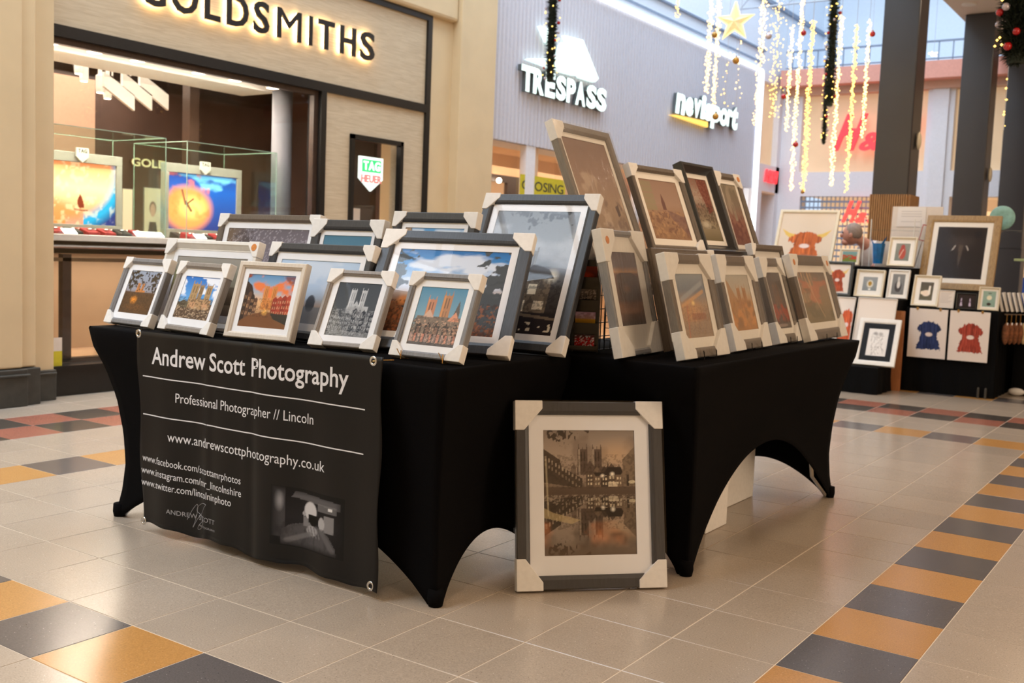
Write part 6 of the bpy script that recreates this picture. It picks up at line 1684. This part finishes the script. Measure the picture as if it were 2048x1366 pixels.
for k in range(7):
    f = (k + 0.3) / 7; x = 1.53 + 0.19 * f; y = 7.55 + 0.38 * f
    t = empty('fur_keyring', (x + 0.015, y - 0.02, ZS - 0.03), (0, 0, 0), '%s fluffy %s fur keyring hanging at the right of the cow prints' % (['first', 'second', 'third', 'fourth', 'fifth', 'sixth', 'last'][k], 'brown' if k < 4 else 'cream'), 'keyring', 'fur keyrings on the stall corner')
    b_ = MB().ball((0, 0, -0.15), 0.031, 14, 10, sc=(1, 1, 3.0)); rr = random.Random(k)
    b_.v = [(x_ * rr.uniform(0.85, 1.12), y_ * rr.uniform(0.85, 1.12), z_) for (x_, y_, z_) in b_.v]
    b_.build('fur', M['furbrown' if k < 4 else 'furcream'], t, smooth=True)
    MB().tube([(0, 0, -0.06), (0, 0, 0.01)], 0.004, 6).build('ring', M['brass'], t)
    MB().box((0.01, -0.04, -0.075), (0.02, -0.037, -0.055)).build('tag', M['paper'], t)
MB().ball((0, 0, 0.035), 0.045, 14, 8, sc=(1.5, 0.8, 0.75)).build('crumpled_bag', M['card_white'], None, smooth=True, loc=(1.62, 7.9, 0.0), label='small crumpled pale bag on the floor by the stall corner', cat='bag')


# ------------------------------------------------------------------ person bending behind the stall
def skin_obj(name, chains, m, parent, sub=2):
    """chains: list of [(point, radius), ...]; the first point of a chain may repeat an existing one"""
    bm = bmesh.new(); lay = bm.verts.layers.skin.verify(); known = {}; root = None
    for ch in chains:
        prev = None
        for (p, r) in ch:
            k = tuple(round(c, 4) for c in p)
            if k not in known:
                v = bm.verts.new(p); v[lay].radius = (r, r) if not isinstance(r, tuple) else r; known[k] = v
                if root is None: root = v; v[lay].use_root = True
            v = known[k]
            if prev is not None and prev is not v and bm.edges.get((prev, v)) is None: bm.edges.new((prev, v))
            prev = v
    me = bpy.data.meshes.new(name); bm.to_mesh(me); bm.free(); me.materials.append(m)
    o = put(name, me, parent)
    a_ = o.modifiers.new('skin', 'SKIN'); a_.use_smooth_shade = True
    b2 = o.modifiers.new('sub', 'SUBSURF'); b2.levels = sub; b2.render_levels = sub
    return o
PX = (0.14, 8.74, 0.0)
per = empty('person', PX, (0, 0, math.radians(0)), 'grey haired person in a white shirt bending forward behind the stall', 'person')
hx, hy, hz = -0.21, -0.28, 1.375
skin_obj('body', [[((0.05, 0.05, 0.92), 0.10), ((0.02, -0.03, 1.08), 0.09), ((-0.07, -0.13, 1.25), 0.08), ((-0.10, -0.20, 1.315), 0.06), ((-0.15, -0.24, 1.34), 0.048), ((-0.19, -0.27, 1.365), 0.07), ((-0.22, -0.285, 1.40), 0.072)],
                  [((0.05, 0.05, 0.92), 0.10), ((0.14, 0.06, 0.86), 0.09), ((0.15, 0.03, 0.48), 0.06), ((0.15, 0.06, 0.10), 0.04), ((0.15, 0.02, 0.04), 0.035), ((0.15, -0.12, 0.03), 0.03)],
                  [((0.05, 0.05, 0.92), 0.10), ((-0.04, 0.06, 0.86), 0.09), ((-0.05, 0.03, 0.48), 0.06), ((-0.05, 0.06, 0.10), 0.04), ((-0.05, 0.02, 0.04), 0.035), ((-0.05, -0.12, 0.03), 0.03)]], M['skin'], per)
skin_obj('shirt', [[((0.05, 0.05, 0.93), 0.14), ((-0.07, -0.13, 1.255), 0.14), ((-0.09, -0.19, 1.31), 0.06)],
                   [((-0.07, -0.13, 1.255), 0.14), ((0.19, -0.10, 1.20), 0.065), ((0.20, -0.22, 1.05), 0.055), ((0.12, -0.42, 1.10), 0.042)],
                   [((-0.07, -0.13, 1.255), 0.14), ((-0.19, -0.06, 1.16), 0.065), ((-0.22, -0.18, 1.02), 0.055), ((-0.20, -0.40, 1.09), 0.042)]], M['shirt'], per)
skin_obj('trousers', [[((0.05, 0.06, 0.93), 0.15), ((0.14, 0.06, 0.84), 0.105), ((0.15, 0.03, 0.48), 0.08), ((0.15, 0.06, 0.10), 0.065)],
                      [((0.05, 0.06, 0.93), 0.15), ((-0.04, 0.06, 0.84), 0.105), ((-0.05, 0.03, 0.48), 0.08), ((-0.05, 0.06, 0.10), 0.065)]], M['navy'], per)
for (bx_, by_, bz_) in ((0.12, -0.42, 1.10), (-0.20, -0.40, 1.09)):
    ch = [[((bx_, by_, bz_), 0.024), ((bx_ - 0.005, by_ - 0.07, bz_ - 0.005), 0.03)]]
    for f in range(4): ch.append([((bx_ - 0.005, by_ - 0.07, bz_ - 0.005), 0.03), ((bx_ - 0.028 + f * 0.018, by_ - 0.105, bz_), 0.0085), ((bx_ - 0.028 + f * 0.018, by_ - 0.13 - 0.006 * (f in (1, 2)), bz_ - 0.012), 0.008), ((bx_ - 0.028 + f * 0.018, by_ - 0.14 - 0.006 * (f in (1, 2)), bz_ - 0.03), 0.007)])
    ch.append([((bx_, by_, bz_), 0.024), ((bx_ - 0.04, by_ - 0.05, bz_ - 0.01), 0.010), ((bx_ - 0.05, by_ - 0.085, bz_ - 0.02), 0.009)])
    skin_obj('hand', ch, M['skin'], per, 1)
hd = MB().ball((hx, hy, hz + 0.01), 0.088, 18, 14, sc=(0.95, 0.9, 1.2))
hd.ball((hx - 0.085, hy - 0.03, hz), 0.016, 8, 6, sc=(1.2, 0.8, 1.3))
hd.ball((hx - 0.045, hy - 0.02, hz - 0.07), 0.04, 10, 8, sc=(1, 1, 0.8)).ball((hx + 0.02, hy - 0.083, hz), 0.018, 8, 6, sc=(1, 0.5, 1.5))
hdo = hd.build('head', M['skin'], per, smooth=True)
MB().ball((hx - 0.07, hy - 0.05, hz + 0.028), 0.008, 8, 6).build('eye', M['ink'], hdo)
MB().box((hx - 0.088, hy - 0.06, hz - 0.045), (hx - 0.07, hy - 0.03, hz - 0.040)).build('mouth', M['red'], hdo)
hr = MB().ball((hx + 0.018, hy + 0.008, hz + 0.03), 0.094, 18, 12, sc=(0.95, 0.95, 1.08)); rr = random.Random(2)
hr.v = [(x * 1.0, y, max(z, hz - 0.03 + (0.05 if x < hx - 0.03 else 0)) + rr.uniform(-0.003, 0.003)) for (x, y, z) in hr.v]
hr.build('hair', M['hair'], per, smooth=True)

# ------------------------------------------------------------------ Christmas decorations hung over the mall
def light_string(u, vt, vb, Y, wide, dens, lb, m='bulbwarm', r=0.0084):
    A = at(u, vt, 1, Y); B = at(u, vb, 1, Y)
    zt, zb = A.z, B.z; L_ = zt - zb
    t = empty('light_string', (A.x, Y, zt), (0, 0, 0), lb, 'light', 'hanging strings of fairy lights')
    rr = random.Random(int(u * 3 + vt))
    MB().tube([(0, 0, 6.5 - zt), (0, 0, -L_)], 0.0022, 4).build('wire', M['truss'], t, recalc=False)
    b_ = MB(); n = int(L_ * dens * (1.7 if dens > 60 else 1))
    for k in range(n):
        b_.octa((rr.gauss(0, wide * 0.45), rr.gauss(0, wide * 0.45), -L_ * (k + rr.random()) / n), r * rr.uniform(0.6, 1.35))
    b_.build('bulbs', M[m], t, recalc=False, kind='stuff')
for i, (u, vt, vb, Y, wide, dens, what) in enumerate((
        (1359, -60, 35, 8.0, 0.022, 70, 'short string at the top, left of the star'),
        (1426, -60, 185, 8.0, 0.030, 120, 'dense string ending above the sports shop sign, left of the star'),
        (1442, -60, 222, 8.3, 0.028, 120, 'dense string crossing the yellow stroke sign, left of the star'),
        (1456, 100, 215, 8.6, 0.05, 22, 'sparse string below the star, left'),
        (1481, 60, 210, 8.6, 0.06, 24, 'sparse string below the star, right'),
        (1529, -20, 250, 8.0, 0.042, 120, 'thick bright string in front of the corner of the glowing strip'),
        (1563, -40, 235, 9.0, 0.085, 70, 'wide loose string between the glowing strip and the far wall'),
        (1585, 50, 262, 8.4, 0.022, 100, 'slim string beside an upper red bauble'),
        (1608, -40, 380, 7.6, 0.024, 110, 'long string ending left of the far shutter'),
        (1627, 40, 383, 7.8, 0.028, 120, 'longest dense string, ending in a gold bauble'),
        (1655, 90, 240, 9.2, 0.05, 26, 'sparse string behind the small garland'),
        (1684, 30, 372, 7.6, 0.024, 110, 'long string right of the garlands'),
        (1714, 50, 385, 7.8, 0.024, 110, 'long string in front of the large red sign'),
        (1740, 40, 275, 8.0, 0.020, 100, 'shorter string close to the nearest dark column'),
        (1868, 104, 112, 11.0, 0.05, 300, 'little cluster of lights right of the nearest dark column'),
        (2016, 150, 260, 7.0, 0.02, 14, 'sparse string under the large garland'))):
    light_string(u, vt, vb, Y, wide, dens, what[0].upper() * 0 + what, 'bulbwarm' if i % 3 else 'bulbgold')
def bauble(u, v, Y, m, r, lb):
    p = at(u, v, 1, Y)
    t = empty('bauble', p, (0, 0, 0), lb, 'bauble')
    MB().ball((0, 0, 0), r, 14, 10).build('ball', M[m], t, smooth=True)
    MB().lathe([(0.008, r - 0.004), (0.008, r + 0.008)], seg=8).build('cap', M['brass'], t)
    MB().tube([(0, 0, r), (0, 0, 6.5 - p.z)], 0.0012, 4).build('thread', M['truss'], t, recalc=False)
for (u, v, Y, m, r, lb) in ((1607, 66, 7.5, 'red', 0.026, 'red bauble high up between two light strings'), (1567, 193, 7.9, 'red', 0.026, 'red bauble beside the slim light string, left of the far wall'), (1591, 289, 7.5, 'red', 0.026, 'lowest red bauble, beside the long left string'),
                            (1745, 68, 7.9, 'red', 0.026, 'red bauble against the nearest dark column'), (1472, 121, 8.0, 'goldball', 0.036, 'large matt gold bauble under the star'), (1431, 233, 8.0, 'goldball', 0.034, 'matt gold bauble in front of the sports shop sign'),
                            (1429, 70, 7.9, 'goldball', 0.030, 'gold bauble within the dense strings left of the star'), (1605, 384, 7.75, 'goldball', 0.018, 'small gold bauble at the foot of the longest string'), (1537, 72, 8.4, 'pearl', 0.034, 'pale grey blue bauble right of the star')):
    bauble(u, v, Y, m, r, lb)
p = at(1470, 44, 1, 8.2)
st = empty('star', p, (0, 0, math.radians(8)), 'large glowing gold five pointed star above the sports shop signs', 'star')
R1, R2 = 0.205, 0.078
out = [((R1 if k % 2 == 0 else R2) * math.sin(math.pi * k / 5), 0.0, (R1 if k % 2 == 0 else R2) * math.cos(math.pi * k / 5)) for k in range(10)]
MB().add(out + [(0, -0.05, 0), (0, 0.05, 0)], [(10, (k + 1) % 10, k) for k in range(10)] + [(11, k, (k + 1) % 10) for k in range(10)]).build('star_body', M['starmat'], st)
MB().tube(out + [out[0]], 0.010, 6).build('glowing_rim', M['starrim'], st, recalc=False)
MB().tube([(0, 0, R1), (0, 0, 6.5 - p.z)], 0.0015, 4).build('thread', M['truss'], st, recalc=False)


def garland(u0, v0, u1, v1, Y, r, lb, nb, seed, rb=0.018, star=False):
    A = at(u0, v0, 1, Y); B = at(u1, v1, 1, Y)
    t = empty('garland', (A.x, Y, A.z), (0, 0, 0), lb, 'garland')
    D = B - A; L_ = D.length; rr = random.Random(seed)
    b_ = MB(); n = int(L_ * 3200 * max(1, r / 0.06) ** 1.2)
    for k in range(n):
        f = rr.random(); a = rr.uniform(0, 2 * math.pi); c = D * f
        taper = min(1.0, (1 - f) * L_ / r + 0.35)
        q_ = r * rr.uniform(0.55, 1.12) * taper
        tip = Vector((math.cos(a) * q_, math.sin(a) * q_, rr.uniform(-0.35, 0.5) * r)) + c
        base = c + Vector((math.cos(a) * q_ * 0.35, math.sin(a) * q_ * 0.35, 0))
        s_ = Vector((-math.sin(a), math.cos(a), rr.uniform(-1, 1))).normalized() * 0.0042 * max(1, r / 0.07)
        b_.add([base + s_, base - s_, tip], [(0, 1, 2)])
    b_.build('fir_foliage', M['needles'], t, recalc=False, kind='stuff')
    MB().tube([(0, 0, 0), tuple(D)], r * 0.42, 8).build('core', M['needles'], t, recalc=False)
    MB().tube([(0, 0, 6.5 - A.z), (0, 0, 0)], 0.003, 4).build('cord', M['blackwire'], t, recalc=False)
    for k in range(nb):
        f = (k + rr.random()) / nb; a = rr.uniform(math.pi, 2.2 * math.pi)
        c = D * f + Vector((math.cos(a) * r * 0.85, math.sin(a) * r * 0.85, 0))
        MB().ball(c, rb * rr.uniform(0.8, 1.2), 10, 8).build('bauble', M['red' if k % 2 == 0 else 'pearl'], t, smooth=True)
    b_ = MB()
    for k in range(int(L_ * 34)):
        f = rr.random(); a = rr.uniform(math.pi * 0.95, 2.25 * math.pi)
        c = D * f + Vector((math.cos(a) * r, math.sin(a) * r, 0))
        b_.octa(c, 0.0075 * max(1, r / 0.1))
    b_.build('fairy_lights', M['bulbgold'], t, recalc=False, kind='stuff')
garland(1108, -60, 1100, 163, 5.6, 0.066, 'narrow fir garland with red and silver baubles in front of the tent logo', 10, 3, 0.013)
garland(1672, -60, 1659, 212, 7.6, 0.066, 'long fir garland among the light strings, left of the nearest dark column', 9, 5, 0.014)
garland(1655, 120, 1647, 288, 8.6, 0.036, 'thinner fir garland hanging lower, behind the long one', 6, 6, 0.014)
garland(2036, -90, 2030, 128, 5.6, 0.125, 'large bushy fir garland cut by the top right corner', 12, 7, 0.024)
garland(2052, -90, 2046, 110, 6.5, 0.10, 'second bushy garland at the right edge, behind the large one', 6, 8, 0.022)

print('scene built')
